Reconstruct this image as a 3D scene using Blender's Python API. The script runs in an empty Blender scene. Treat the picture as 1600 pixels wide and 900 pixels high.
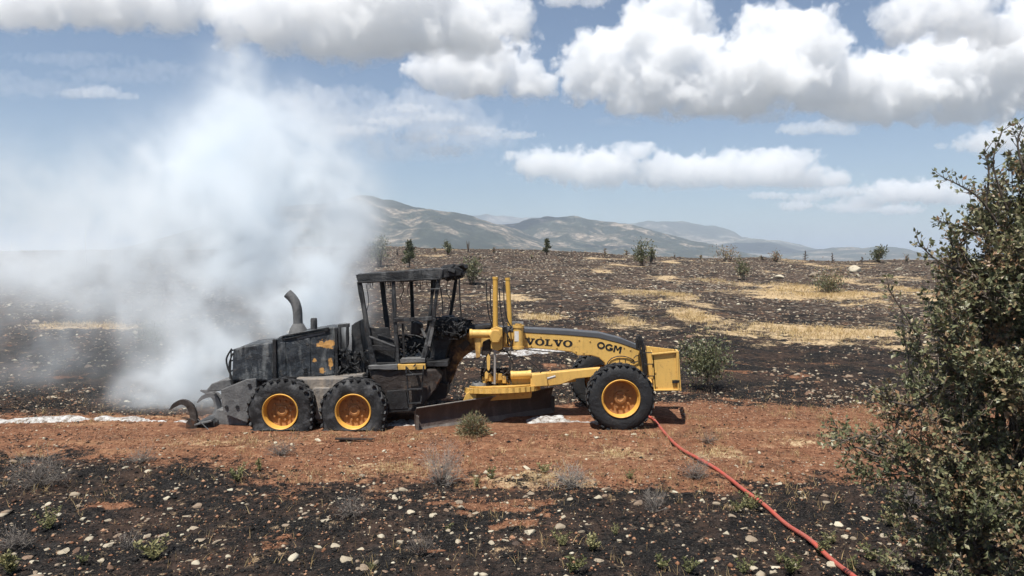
import bpy, bmesh, math, random, time
import numpy as np
from mathutils import Vector, Matrix, Euler
T0 = time.time()
SC = bpy.context.scene
COL = SC.collection
R = math.radians

# ---------------------------------------------------------------- camera
CAM_H, HORIZON, FPX = 3.35, 405.0, 1155.0
PITCH = math.atan((450 - HORIZON) / FPX)
cam_data = bpy.data.cameras.new('camera')
cam_data.sensor_width = 36.0
cam_data.lens = 36.0 * FPX / 1600.0
cam_data.clip_start = 0.1
cam_data.clip_end = 90000.0
cam = bpy.data.objects.new('camera', cam_data)
COL.objects.link(cam)
cam.location = (0, 0, CAM_H)
cam.rotation_euler = (math.pi / 2 - PITCH, 0, 0)
SC.camera = cam

# ---------------------------------------------------------------- sky and sun
SUN_ELEV, SUN_AZ = R(66), R(207)          # azimuth clockwise from +Y: behind the camera, a little to its left
sun_dir = Vector((math.sin(SUN_AZ) * math.cos(SUN_ELEV), math.cos(SUN_AZ) * math.cos(SUN_ELEV), math.sin(SUN_ELEV)))
world = bpy.data.worlds.new('World')
SC.world = world
world.use_nodes = True
wn = world.node_tree
wn.nodes.clear()
w_out = wn.nodes.new('ShaderNodeOutputWorld')
w_bg = wn.nodes.new('ShaderNodeBackground')
w_sky = wn.nodes.new('ShaderNodeTexSky')
w_sky.sky_type = 'NISHITA'
w_sky.sun_disc = False
w_sky.sun_elevation = SUN_ELEV
w_sky.sun_rotation = SUN_AZ
w_sky.altitude = 900
w_sky.air_density = 1.0
w_sky.dust_density = 0.5
w_sky.ozone_density = 2.2
w_bg.inputs['Strength'].default_value = 0.062
wn.links.new(w_sky.outputs[0], w_bg.inputs[0])
wn.links.new(w_bg.outputs[0], w_out.inputs[0])
sun_data = bpy.data.lights.new('sun', 'SUN')
sun_data.energy = 4.7
sun_data.angle = R(0.53)
sun_data.color = (1.0, 0.955, 0.88)
sun = bpy.data.objects.new('sun', sun_data)
COL.objects.link(sun)
sun.rotation_euler = (-sun_dir).to_track_quat('-Z', 'Y').to_euler()
sun.location = (0, 0, 50)

SC.view_settings.view_transform = 'Standard'
SC.view_settings.look = 'None'
SC.view_settings.gamma = 1.0
SC.view_settings.use_curve_mapping = False
SC.view_settings.exposure = 0.68
SC.render.engine = 'CYCLES'
cy = SC.cycles
cy.use_denoising = True
cy.max_bounces = 18
cy.diffuse_bounces = 3
cy.glossy_bounces = 2
cy.transmission_bounces = 4
cy.transparent_max_bounces = 6
cy.volume_bounces = 16
cy.volume_step_rate = 1.5
cy.volume_max_steps = 256
cy.use_adaptive_sampling = True
cy.adaptive_threshold = 0.02

# ---------------------------------------------------------------- helpers: pixels
_ca, _sa = math.cos(PITCH), math.sin(PITCH)
def ray(px, py):
    a, b = (px - 800.0) / FPX, (450.0 - py) / FPX
    return Vector((a, _ca + b * _sa, b * _ca - _sa))
def P(px, py, Y):
    """world point where the pixel's ray meets the upright plane at depth Y"""
    d = ray(px, py)
    t = Y / d.y
    return (d.x * t, Y, CAM_H + d.z * t)

# ---------------------------------------------------------------- helpers: noise (numpy)
def _hash(ix, iy, seed):
    h = (ix.astype(np.int64) * 374761393 + iy.astype(np.int64) * 668265263 + seed * 1442695041) & 0xFFFFFFFF
    h = ((h ^ (h >> 13)) * 1274126177) & 0xFFFFFFFF
    h = (h ^ (h >> 16)) & 0xFFFFFFFF
    return h.astype(np.float64) / 4294967295.0
def vnoise(x, y, seed=0):
    x = np.asarray(x, float); y = np.asarray(y, float)
    ix, iy = np.floor(x), np.floor(y)
    fx, fy = x - ix, y - iy
    fx = fx * fx * (3 - 2 * fx); fy = fy * fy * (3 - 2 * fy)
    a = _hash(ix, iy, seed); b = _hash(ix + 1, iy, seed)
    c = _hash(ix, iy + 1, seed); d = _hash(ix + 1, iy + 1, seed)
    return (a * (1 - fx) + b * fx) * (1 - fy) + (c * (1 - fx) + d * fx) * fy
def fbm(x, y, octv=4, seed=0, gain=0.5):
    s, amp, tot, fr = 0.0, 1.0, 0.0, 1.0
    for o in range(octv):
        s = s + amp * vnoise(np.asarray(x) * fr + 17.3 * o, np.asarray(y) * fr - 9.1 * o, seed + o)
        tot += amp; amp *= gain; fr *= 2.03
    return s / tot
def sstep(a, b, x):
    t = np.clip((np.asarray(x, float) - a) / (b - a), 0, 1)
    return t * t * (3 - 2 * t)

# ---------------------------------------------------------------- helpers: materials
class NT:
    """small wrapper for building node trees"""
    def __init__(self, tree): self.t = tree
    def n(self, kind, **kw):
        nd = self.t.nodes.new(kind)
        for k, v in kw.items():
            if k == 'ins':
                for kk, vv in v.items():
                    if hasattr(vv, 'is_output'): self.t.links.new(vv, nd.inputs[kk])
                    else: nd.inputs[kk].default_value = vv
            else: setattr(nd, k, v)
        return nd
    def math(self, op, a, b=None, c=None, clamp=False):
        nd = self.n('ShaderNodeMath', operation=op, use_clamp=clamp)
        for i, v in enumerate((a, b, c)):
            if v is None: continue
            if hasattr(v, 'is_output'): self.t.links.new(v, nd.inputs[i])
            else: nd.inputs[i].default_value = v
        return nd.outputs[0]
    def noise(self, scale, detail=4, rough=0.55, vec=None, dist=0.0):
        nd = self.n('ShaderNodeTexNoise')
        nd.inputs['Scale'].default_value = scale
        nd.inputs['Detail'].default_value = detail
        nd.inputs['Roughness'].default_value = rough
        nd.inputs['Distortion'].default_value = dist
        if vec is not None: self.t.links.new(vec, nd.inputs['Vector'])
        return nd.outputs[0]
    def ramp(self, fac, stops):
        nd = self.n('ShaderNodeValToRGB')
        el = nd.color_ramp.elements
        while len(el) < len(stops): el.new(0.5)
        for e, (p, c) in zip(el, stops):
            e.position = p
            e.color = (c, c, c, 1) if isinstance(c, (int, float)) else (*c, 1)
        self.t.links.new(fac, nd.inputs[0])
        return nd.outputs[0]
    def mix(self, fac, a, b, mode='MIX'):
        nd = self.n('ShaderNodeMix', data_type='RGBA', blend_type=mode)
        for i, v in ((0, fac), (6, a), (7, b)):
            if hasattr(v, 'is_output'): self.t.links.new(v, nd.inputs[i])
            elif i == 0: nd.inputs[i].default_value = v
            else: nd.inputs[i].default_value = (*v, 1)
        return nd.outputs[2]
    def bump(self, h, strength=0.4, dist=0.02):
        nd = self.n('ShaderNodeBump')
        nd.inputs['Strength'].default_value = strength
        nd.inputs['Distance'].default_value = dist
        self.t.links.new(h, nd.inputs['Height'])
        return nd.outputs[0]
def new_mat(name):
    m = bpy.data.materials.new(name)
    m.use_nodes = True
    t = m.node_tree
    bsdf = t.nodes['Principled BSDF']
    return m, NT(t), bsdf
def link(nt, a, b): nt.t.links.new(a, b)

# ---------------------------------------------------------------- helpers: meshes
def set_parent(o, parent):
    if parent is None: return
    o.parent = parent
    if parent.type == 'EMPTY': o.matrix_parent_inverse = Matrix.Translation(-parent.location)
class MB:
    """collects shapes, then builds ONE mesh object"""
    def __init__(self): self.v, self.f = [], []
    def add(self, verts, faces):
        o = len(self.v)
        self.v += [tuple(p) for p in verts]
        self.f += [tuple(i + o for i in fc) for fc in faces]
        return self
    def box(self, c, s, rot=None):
        m = Matrix.Translation(c) @ (Euler(rot).to_matrix().to_4x4() if rot else Matrix.Identity(4))
        vs = [m @ Vector((sx * s[0] / 2, sy * s[1] / 2, sz * s[2] / 2)) for sx in (-1, 1) for sy in (-1, 1) for sz in (-1, 1)]
        return self.add(vs, [(0, 1, 3, 2), (4, 6, 7, 5), (0, 4, 5, 1), (2, 3, 7, 6), (0, 2, 6, 4), (1, 5, 7, 3)])
    def prism(self, poly, y0, y1):
        """poly: list of (x, z); extruded along y"""
        n = len(poly)
        a = sum(poly[i][0] * poly[(i + 1) % n][1] - poly[(i + 1) % n][0] * poly[i][1] for i in range(n))
        if a < 0: poly = poly[::-1]
        vs = [(x, y0, z) for x, z in poly] + [(x, y1, z) for x, z in poly]
        fs = [tuple(range(n)), tuple(range(2 * n - 1, n - 1, -1))]
        fs += [(i, i + n, (i + 1) % n + n, (i + 1) % n) for i in range(n)]
        return self.add(vs, fs)
    def tube(self, pts, r, seg=8, cap=True, flat=None):
        pts = [Vector(p) for p in pts]
        rs = r if isinstance(r, (list, tuple)) else [r] * len(pts)
        up = None
        rings = []
        for i, p in enumerate(pts):
            d = (pts[min(i + 1, len(pts) - 1)] - pts[max(i - 1, 0)])
            if d.length < 1e-9: d = Vector((0, 0, 1))
            d.normalize()
            if up is None:
                up = Vector((0, 0, 1)) if abs(d.z) < 0.9 else Vector((0, 1, 0))
            a = d.cross(up)
            if a.length < 1e-6: a = d.cross(Vector((1, 0, 0)))
            a.normalize(); b = a.cross(d); up = b
            ring = []
            for k in range(seg):
                t = 2 * math.pi * (k + 0.5) / seg
                ring.append(p + (a * math.cos(t) + b * math.sin(t)) * rs[i])
            rings.append(ring)
        vs = [q for rg in rings for q in rg]
        fs = []
        for i in range(len(pts) - 1):
            for k in range(seg):
                k2 = (k + 1) % seg
                fs.append((i * seg + k, (i + 1) * seg + k, (i + 1) * seg + k2, i * seg + k2))
        if cap:
            fs.append(tuple(range(seg)))
            fs.append(tuple(range((len(pts) - 1) * seg + seg - 1, (len(pts) - 1) * seg - 1, -1)))
        return self.add(vs, fs)
    def bar(self, a, b, w, d):
        """rectangular bar from a to b, w across in the x-z plane, d along y"""
        a, b = Vector(a), Vector(b)
        t = (b - a).normalized()
        s = Vector((0, 1, 0))
        n = t.cross(s).normalized()
        s = n.cross(t)
        vs = [p + n * (sx * w / 2) + s * (sy * d / 2) for p in (a, b) for sx in (-1, 1) for sy in (-1, 1)]
        return self.add(vs, [(0, 1, 3, 2), (4, 6, 7, 5), (0, 4, 5, 1), (2, 3, 7, 6), (0, 2, 6, 4), (1, 5, 7, 3)])
    def lathe(self, prof, c, seg=40):
        """prof: (radius, y); revolved about the y axis through c"""
        vs, fs = [], []
        n = len(prof)
        for k in range(seg):
            t = 2 * math.pi * k / seg
            for r, y in prof: vs.append((c[0] + r * math.cos(t), c[1] + y, c[2] + r * math.sin(t)))
        for k in range(seg):
            k2 = (k + 1) % seg
            for i in range(n - 1): fs.append((k * n + i, k2 * n + i, k2 * n + i + 1, k * n + i + 1))
        return self.add(vs, fs)
    def build(self, name, mat, parent=None, smooth=False, bevel=0.0, seg=2, angle=35):
        me = bpy.data.meshes.new(name)
        me.from_pydata(self.v, [], self.f)
        bm = bmesh.new(); bm.from_mesh(me)
        bmesh.ops.recalc_face_normals(bm, faces=bm.faces)
        bm.to_mesh(me); bm.free()
        me.materials.append(mat)
        o = bpy.data.objects.new(name, me)
        COL.objects.link(o)
        set_parent(o, parent)
        if smooth:
            me.polygons.foreach_set('use_smooth', [True] * len(me.polygons))
            try: me.set_sharp_from_angle(angle=R(angle))
            except Exception: pass
        if bevel:
            b = o.modifiers.new('bevel', 'BEVEL')
            b.width = bevel; b.segments = seg; b.limit_method = 'ANGLE'; b.angle_limit = R(40)
        return o
def np_mesh(name, verts, faces, mat, parent=None, smooth=False):
    """fast mesh from arrays; faces: (n, k) int array of equal-sided faces"""
    verts = np.asarray(verts, np.float32); faces = np.asarray(faces, np.int32)
    me = bpy.data.meshes.new(name)
    nf, k = faces.shape
    me.vertices.add(len(verts)); me.vertices.foreach_set('co', verts.ravel())
    me.loops.add(nf * k); me.loops.foreach_set('vertex_index', faces.ravel())
    me.polygons.add(nf)
    me.polygons.foreach_set('loop_start', np.arange(0, nf * k, k, dtype=np.int32))
    me.polygons.foreach_set('loop_total', np.full(nf, k, dtype=np.int32))
    if smooth: me.polygons.foreach_set('use_smooth', np.ones(nf, bool))
    me.update(calc_edges=True)
    me.materials.append(mat)
    o = bpy.data.objects.new(name, me)
    COL.objects.link(o)
    set_parent(o, parent)
    return o
def vattr(o, name, vals):
    a = o.data.attributes.new(name, 'FLOAT', 'POINT')
    a.data.foreach_set('value', np.asarray(vals, np.float32))
def empty(name, loc=(0, 0, 0)):
    o = bpy.data.objects.new(name, None)
    o.empty_display_size = 0.3
    o.location = loc
    COL.objects.link(o)
    return o
def tag(o, label=None, cat=None, group=None, kind=None):
    if label: o['label'] = label
    if cat: o['category'] = cat
    if group: o['group'] = group
    if kind: o['kind'] = kind
    return o

# ---------------------------------------------------------------- ground shape
def crest_height(t):
    return np.interp(t, [-0.8, -0.45, -0.25, -0.02, 0.12, 0.3, 0.45, 0.8], [4.3, 4.6, 5.0, 4.8, 4.1, 3.5, 3.0, 3.2])
YRUT = 12.9
def ground_h(x, y):
    x = np.asarray(x, float); y = np.asarray(y, float)
    t = x / np.maximum(y, 6.0)
    s = np.clip((y - 17.5) / 87.0, 0, 1)
    s = s * (0.8 + 0.2 * s)
    z = crest_height(t) * s
    z = z - 24.0 * sstep(112, 420, y)
    z = z + 1.65 * sstep(5.2, -1.5, y)
    far = np.clip((y - 18) / 30, 0, 1)
    z = z + (fbm(x * 0.11, y * 0.11, 3, 5) - 0.5) * (0.10 + 0.75 * far) * (1 - sstep(150, 300, y)) * sstep(3, 8, y)
    road = road_mask(x, y)
    z = z + (fbm(x * 1.1, y * 1.1, 3, 8) - 0.5) * 0.10 * (1 - 0.75 * road) * (1 - sstep(60, 120, y))
    z = z + (fbm(x * 4.0, y * 4.0, 3, 12) - 0.5) * 0.095 * (1 - 0.62 * road) * (1 - sstep(25, 40, y))
    for yc, dp in ((YRUT, .05), (YRUT + 2.1, .05), (YRUT - 1.7, .035), (YRUT + .55, .02)):
        wv = yc + 0.35 * np.sin(x * .23 + yc) + (fbm(x * .7, y * 0 + yc, 3, 77) - .5) * .5
        d = np.abs(y - wv)
        z = z + road * (-dp * np.exp(-(d / .16) ** 2) + dp * .55 * np.exp(-((d - .32) / .13) ** 2))
    return z
def road_mask(x, y):
    px = 800 + FPX * np.asarray(x) / np.maximum(np.asarray(y), 4.0)
    wob = (fbm(np.asarray(x) * 0.6, np.asarray(y) * 0.6, 4, 31) - 0.5) + 0.55 * (fbm(np.asarray(x) * 2.1, np.asarray(y) * 3.0, 4, 35, .65) - 0.5)
    near = np.interp(px, [-200, 0, 300, 480, 600, 760, 900, 1080, 1300, 1500, 1800], [13.0, 12.9, 12.5, 11.9, 11.0, 10.8, 10.9, 11.2, 11.2, 11.4, 11.4]) + wob * 3.4
    far = np.interp(px, [-200, 0, 280, 600, 900, 1060, 1300, 1500, 1800], [15.6, 15.6, 15.9, 16.6, 16.9, 17.3, 16.9, 16.8, 17]) + wob * 1.5
    return sstep(near - 1.7, near + 1.0, y) * (1 - sstep(far - 0.8, far + 0.7, y))
_TS = 3.0 * 1.01 ** np.arange(0, 490)
def hit_ground(px, py):
    d = ray(px, py)
    below = np.nonzero(CAM_H + d.z * _TS < ground_h(d.x * _TS, d.y * _TS))[0]
    if not len(below): return None
    a, b = _TS[max(below[0] - 1, 0)], _TS[below[0]]
    for _ in range(2):
        tt = np.linspace(a, b, 24)
        k = np.nonzero(CAM_H + d.z * tt < ground_h(d.x * tt, d.y * tt))[0]
        k = k[0] if len(k) else 23
        a, b = tt[max(k - 1, 0)], tt[k]
    m = (a + b) / 2
    return Vector((d.x * m, d.y * m, float(ground_h(d.x * m, d.y * m))))
GRASS_PX = [(1054, 460, 34, 5, 0.8), (1278, 460, 110, 13, 1.0), (1430, 455, 32, 6, 0.8), (1084, 496, 40, 13, 0.9),
            (1265, 520, 155, 14, 1.0), (848, 499, 42, 9, 0.8), (965, 503, 52, 7, 0.65), (1000, 458, 50, 6, 0.55),
            (133, 508, 95, 5, 0.7), (1110, 437, 40, 4, 0.4), (1240, 445, 60, 4, 0.5),
            (1112, 709, 58, 8, 0.50), (972, 711, 55, 7, 0.48), (850, 748, 90, 9, 0.42), (1240, 690, 70, 6, 0.35), (330, 692, 120, 6, 0.30), (620, 735, 60, 6, 0.30)]
_gp = None
def grass_mask(x, y):
    global _gp
    if _gp is None:
        _gp = []
        for (px, py, rx, ry, s) in GRASS_PX:
            c = hit_ground(px, py); a = hit_ground(px, py - ry); b = hit_ground(px, py + ry)
            _gp.append((c.x, c.y, rx / FPX * c.y, max(0.4, (a.y - b.y) / 2), s))
    m = 0.0
    x = np.asarray(x, float); y = np.asarray(y, float)
    wx = (fbm(x * 0.35, y * 0.5, 5, 51, .62) - 0.5)
    for (cx, cy_, rx, ry, s) in _gp:
        d = np.sqrt(((x - cx) / rx) ** 2 + ((y - cy_) / ry) ** 2)
        m = np.maximum(m, s * (1 - sstep(0.35, 1.35, d + wx * 2.9)))
    bits = sstep(.56, .74, fbm(x * .22, y * .16, 5, 57, .6)) * sstep(26, 36, y) * (1 - sstep(95, 115, y)) * sstep(-.3, .0, x / np.maximum(y, 5))
    return np.maximum(m, .72 * bits)
def earth_mask(x, y):
    """bare reddish earth showing through the burnt ground"""
    n = fbm(np.asarray(x) * 0.75, np.asarray(y) * 1.5, 5, 71, .62)
    return sstep(0.58, 0.80, n) * (1 - 0.45 * sstep(17, 24, y)) * (1 - sstep(60, 110, y))
# ---------------------------------------------------------------- ground sheet
def ground_material():
    m, nt, b = new_mat('burnt_ground')
    tc = nt.n('ShaderNodeTexCoord').outputs['Object']
    at = lambda k: nt.n('ShaderNodeAttribute', attribute_name=k).outputs['Fac']
    n1 = nt.noise(0.9, 6, 0.6, tc); n2 = nt.noise(7.0, 6, 0.65, tc); n3 = nt.noise(45.0, 4, 0.7, tc); n4 = nt.noise(0.12, 5, 0.6, tc)
    char = nt.ramp(n2, [(0.30, (0.004, 0.004, 0.0045)), (0.50, (0.011, 0.0105, 0.011)), (0.64, (0.036, 0.032, 0.029)), (0.80, (0.13, 0.11, 0.09))])
    ash = nt.ramp(n3, [(0.46, (0.006, 0.006, 0.0065)), (0.58, (0.040, 0.037, 0.034)), (0.70, (0.20, 0.17, 0.135))])
    char = nt.mix(0.45, char, ash)
    char = nt.mix(nt.ramp(nt.math('ADD', nt.math('MULTIPLY', n1, 0.6), nt.math('MULTIPLY', n2, 0.4)), [(0.47, 0.0), (0.60, 0.75)]), char, (0.062, 0.040, 0.030))
    char = nt.mix(nt.ramp(nt.noise(2.3, 5, 0.7, tc), [(0.56, 0.0), (0.72, 0.4)]), char, (0.055, 0.052, 0.05))
    # far field: small stones and ash too fine to pick apart
    vor = nt.n('ShaderNodeTexVoronoi', feature='F1', ins={'Vector': tc, 'Scale': 2.6, 'Randomness': 1.0})
    cell = nt.n('ShaderNodeSeparateColor', ins={'Color': vor.outputs['Color']})
    speck = nt.math('MULTIPLY', nt.math('LESS_THAN', vor.outputs['Distance'], 0.30), nt.math('GREATER_THAN', cell.outputs[0], 0.52))
    stone_c = nt.ramp(cell.outputs[1], [(0.0, (0.20, 0.15, 0.11)), (0.5, (0.34, 0.30, 0.24)), (1.0, (0.50, 0.46, 0.38))])
    brown = nt.ramp(n2, [(0.3, (0.05, 0.034, 0.026)), (0.55, (0.12, 0.088, 0.068)), (0.8, (0.25, 0.195, 0.145))])
    farmix = at('far')
    patch = nt.ramp(n1, [(0.38, 0.0), (0.58, 1.0)])
    char = nt.mix(nt.math('MULTIPLY', nt.math('MULTIPLY', farmix, patch), 0.6), char, brown)
    char = nt.mix(nt.math('MULTIPLY', speck, farmix), char, stone_c)
    n5 = nt.noise(22.0, 5, 0.7, tc)
    earth = nt.ramp(n2, [(0.28, (0.070, 0.028, 0.017)), (0.48, (0.158, 0.066, 0.036)), (0.64, (0.245, 0.118, 0.066)), (0.82, (0.41, 0.28, 0.175))])
    earth = nt.mix(nt.ramp(n3, [(0.48, 0.0), (0.70, 0.7)]), earth, (0.33, 0.22, 0.14))
    earth = nt.mix(nt.ramp(n5, [(0.56, 0.0), (0.72, 0.7)]), earth, (0.05, 0.028, 0.02))
    mp = nt.n('ShaderNodeMapping', ins={'Vector': tc, 'Scale': (0.22, 1.5, 1.0)})
    n6 = nt.noise(1.3, 6, 0.65, mp.outputs[0], 0.6)
    earth = nt.mix(nt.ramp(n6, [(0.54, 0.0), (0.72, 0.45)]), earth, (0.34, 0.215, 0.12))
    earth = nt.mix(nt.ramp(n6, [(0.30, 0.7), (0.44, 0.0)]), earth, (0.085, 0.045, 0.03))
    dark = nt.ramp(nt.math('ADD', nt.math('MULTIPLY', n1, 0.55), nt.math('MULTIPLY', n5, 0.45)), [(0.52, 0.0), (0.62, 0.75)])
    earth = nt.mix(dark, earth, (0.06, 0.035, 0.025))
    dry = nt.ramp(n2, [(0.3, (0.26, 0.18, 0.10)), (0.55, (0.45, 0.335, 0.20)), (0.8, (0.58, 0.46, 0.30))])
    jit = nt.math('ADD', nt.math('MULTIPLY', nt.math('SUBTRACT', n2, 0.5), 1.5), nt.math('MULTIPLY', nt.math('SUBTRACT', n5, 0.5), 1.4))
    jit = nt.math('ADD', jit, nt.math('MULTIPLY', nt.math('SUBTRACT', nt.noise(1.9, 5, 0.65, tc), 0.5), 1.7))
    def edge(k, lo=0.38, hi=0.72): return nt.ramp(nt.math('ADD', at(k), jit), [(lo, 0.0), (hi, 1.0)])
    col = nt.mix(edge('earth', 0.4, 0.7), char, earth)
    col = nt.mix(edge('road'), col, earth)
    col = nt.mix(edge('grass', 0.3, 0.75), col, dry)
    col = nt.mix(at('valley'), col, (0.16, 0.13, 0.10))
    link(nt, col, b.inputs['Base Color'])
    b.inputs['Roughness'].default_value = 0.95
    b.inputs['Specular IOR Level'].default_value = 0.06
    h = nt.math('ADD', nt.math('MULTIPLY', n2, 1.0), nt.math('MULTIPLY', n3, 0.45))
    link(nt, nt.bump(h, 0.9, 0.05), b.inputs['Normal'])
    return m
def make_ground():
    ys = [-40, -25, -12, -6, -2, 0, 1.5, 2.5]
    y = 3.4
    while y < 135: ys.append(y); y += max(0.055, y * 0.0075)
    while y < 60000: ys.append(y); y *= 1.09
    ys = np.array(ys)
    us = np.linspace(-1, 1, 520)
    Y, U = np.meshgrid(ys, us, indexing='ij')
    W = np.where(Y < 140, 0.92 * np.abs(Y) + 6.0, 1.6 * Y)
    X = U * W
    Z = ground_h(X, Y)
    nr, nc = X.shape
    idx = np.arange(nr * nc).reshape(nr, nc)
    faces = np.stack([idx[:-1, :-1], idx[:-1, 1:], idx[1:, 1:], idx[1:, :-1]], -1).reshape(-1, 4)
    o = np_mesh('ground', np.stack([X, Y, Z], -1).reshape(-1, 3), faces, ground_material(), smooth=True)
    x, yy = X.ravel(), Y.ravel()
    vattr(o, 'road', road_mask(x, yy)); vattr(o, 'grass', grass_mask(x, yy)); vattr(o, 'earth', earth_mask(x, yy))
    vattr(o, 'far', sstep(22, 55, yy)); vattr(o, 'valley', sstep(140, 300, yy))
    o['kind'] = 'structure'
    return o
make_ground()

# ---------------------------------------------------------------- mountains beyond the valley
def mountain_material(name, scrub, pale, sc):
    m, nt, b = new_mat(name)
    tc = nt.n('ShaderNodeTexCoord').outputs['Object']
    n1 = nt.noise(sc, 8, 0.62, tc, 0.4); n2 = nt.noise(sc * 6, 7, 0.72, tc)
    base = nt.ramp(n1, [(0.40, scrub), (0.50, tuple(c * 1.6 for c in scrub)), (0.55, tuple((a + c) / 2 for a, c in zip(scrub, pale))), (0.62, pale)])
    base = nt.mix(nt.ramp(n2, [(0.42, 0.0), (0.55, 0.8)]), base, tuple(c * 0.75 for c in scrub))
    link(nt, base, b.inputs['Base Color'])
    b.inputs['Roughness'].default_value = 1.0
    b.inputs['Specular IOR Level'].default_value = 0.0
    link(nt, nt.bump(n2, 0.8, 40.0), b.inputs['Normal'])
    return m
def mountain(name, D, ridge, depth, mat, seed, rough):
    px = np.array([r[0] for r in ridge], float); py = np.array([r[1] for r in ridge], float)
    nu, nv = 260, 110
    u = np.linspace(px[0], px[-1], nu)
    v = np.linspace(-1.0, 0.9, nv)
    Uu, V = np.meshgrid(u, v, indexing='ij')
    hr = np.interp(Uu, px, np.maximum(0, (HORIZON - py)) / FPX * D + 20)
    bend = (fbm(Uu * 0.012, Uu * 0 + 3.3, 3, seed) - 0.5) * depth * 0.5
    Y = D + V * depth + bend * (1 - np.abs(V))
    X = (Uu - 800) / FPX * (D + V * depth * 0.6)
    ridgen = 1 - np.abs(2 * fbm(X / (depth * 0.35), Y / (depth * 0.45), 5, seed + 3) - 1)
    prof = np.clip(1 - np.abs(V) ** 1.15, 0, 1)
    Z = hr * prof * (1 + (ridgen - 0.8) * rough * np.minimum(1, np.abs(V) * 3)) - 30
    Z += (fbm(X / 140, Y / 140, 4, seed + 9) - 0.5) * 38 * prof
    Z = np.where(prof <= 0.001, -40, Z)
    idx = np.arange(nu * nv).reshape(nu, nv)
    faces = np.stack([idx[:-1, :-1], idx[1:, :-1], idx[1:, 1:], idx[:-1, 1:]], -1).reshape(-1, 4)
    o = np_mesh(name, np.stack([X, Y, Z], -1).reshape(-1, 3), faces, mat, smooth=True)
    o['kind'] = 'structure'
    return o
mm1 = mountain_material('scrub_limestone_slope', (0.040, 0.046, 0.032), (0.42, 0.34, 0.26), 0.0045)
mm2 = mountain_material('far_limestone_slope', (0.07, 0.075, 0.06), (0.36, 0.32, 0.27), 0.0016)
mountain('mountain', 4300, [(40, 404), (150, 392), (280, 362), (430, 322), (530, 308), (590, 307), (650, 319), (720, 331), (790, 349), (850, 372), (930, 394), (1000, 404)], 1500, mm1, 3, 0.55)
mountain('mountain', 5200, [(640, 404), (720, 372), (790, 346), (850, 338), (895, 335), (960, 344), (1030, 362), (1090, 378), (1140, 392), (1200, 402)], 1400, mm1, 11, 0.5)
mountain('mountain', 9500, [(880, 400), (950, 352), (1010, 345), (1070, 343), (1120, 352), (1170, 368), (1215, 374), (1270, 388), (1340, 398), (1400, 404)], 2600, mm2, 23, 0.4)
mountain('mountain', 8000, [(1060, 402), (1120, 376), (1160, 370), (1200, 373), (1240, 384), (1300, 395), (1360, 403)], 1800, mm2, 29, 0.4)
mountain('mountain', 7000, [(1150, 403), (1230, 393), (1300, 386), (1360, 383), (1410, 386), (1450, 394), (1520, 398), (1620, 392), (1760, 396), (1900, 403)], 1600, mm1, 37, 0.4)
mountain('mountain', 12500, [(380, 402), (620, 352), (760, 333), (800, 338), (860, 342), (960, 346), (1100, 372), (1250, 396)], 2500, mm2, 43, 0.3)

# ---------------------------------------------------------------- volumes: cumulus clouds and smoke
def volume_field(tree, lobes, soft):
    """max over soft ellipsoids, as a field over the voxel position"""
    nt = NT(tree)
    pos = nt.n('GeometryNodeInputPosition').outputs[0]
    res = None
    for (c, r, amp) in lobes:
        s = nt.n('ShaderNodeVectorMath', operation='SUBTRACT'); link(nt, pos, s.inputs[0]); s.inputs[1].default_value = c
        q = nt.n('ShaderNodeVectorMath', operation='DIVIDE'); link(nt, s.outputs[0], q.inputs[0]); q.inputs[1].default_value = r
        l = nt.n('ShaderNodeVectorMath', operation='LENGTH'); link(nt, q.outputs[0], l.inputs[0])
        if soft:
            g = nt.math('MULTIPLY', nt.math('EXPONENT', nt.math('MULTIPLY', nt.math('POWER', l.outputs['Value'], 2.0), -1.6)), amp)
            res = g if res is None else nt.math('ADD', res, g)
        else:
            g = nt.math('SUBTRACT', amp, l.outputs['Value'])
            res = g if res is None else nt.math('SMOOTH_MAX', res, g, 0.12)
    return nt, pos, res
def volume_object(name, lo, hi, vox, mat, fill):
    me = bpy.data.meshes.new(name)
    o = bpy.data.objects.new(name, me)
    COL.objects.link(o)
    ng = bpy.data.node_groups.new(name + '_volume', 'GeometryNodeTree')
    ng.interface.new_socket('Geometry', in_out='INPUT', socket_type='NodeSocketGeometry')
    ng.interface.new_socket('Geometry', in_out='OUTPUT', socket_type='NodeSocketGeometry')
    nt = NT(ng)
    go = nt.n('NodeGroupOutput')
    vc = nt.n('GeometryNodeVolumeCube')
    vc.inputs['Min'].default_value = lo; vc.inputs['Max'].default_value = hi
    for k, ax in enumerate('XYZ'):
        vc.inputs['Resolution ' + ax].default_value = max(8, int((hi[k] - lo[k]) / vox))
    link(nt, fill(ng), vc.inputs['Density'])
    sm = nt.n('GeometryNodeSetMaterial')
    sm.inputs['Material'].default_value = mat
    link(nt, vc.outputs[0], sm.inputs['Geometry'])
    link(nt, sm.outputs[0], go.inputs[0])
    md = o.modifiers.new('volume', 'NODES'); md.node_group = ng
    return o
def volume_material(name, color, density, aniso=0.0):
    m = bpy.data.materials.new(name); m.use_nodes = True
    t = m.node_tree; t.nodes.clear()
    out = t.nodes.new('ShaderNodeOutputMaterial')
    pv = t.nodes.new('ShaderNodeVolumePrincipled')
    pv.inputs['Color'].default_value = (*color, 1)
    pv.inputs['Density'].default_value = density
    pv.inputs['Anisotropy'].default_value = aniso
    t.links.new(pv.outputs[0], out.inputs['Volume'])
    return m
CLOUD_BASE = 1250.0
cloud_mat = volume_material('cumulus', (1.0, 1.0, 1.0), 0.0085, 0.0)
fringe_mat = volume_material('cumulus_fringe', (1.0, 1.0, 1.0), 0.0024, 0.0)
low_mat = volume_material('low_cumulus', (1.0, 1.0, 1.0), 0.0038, 0.0)
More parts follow.
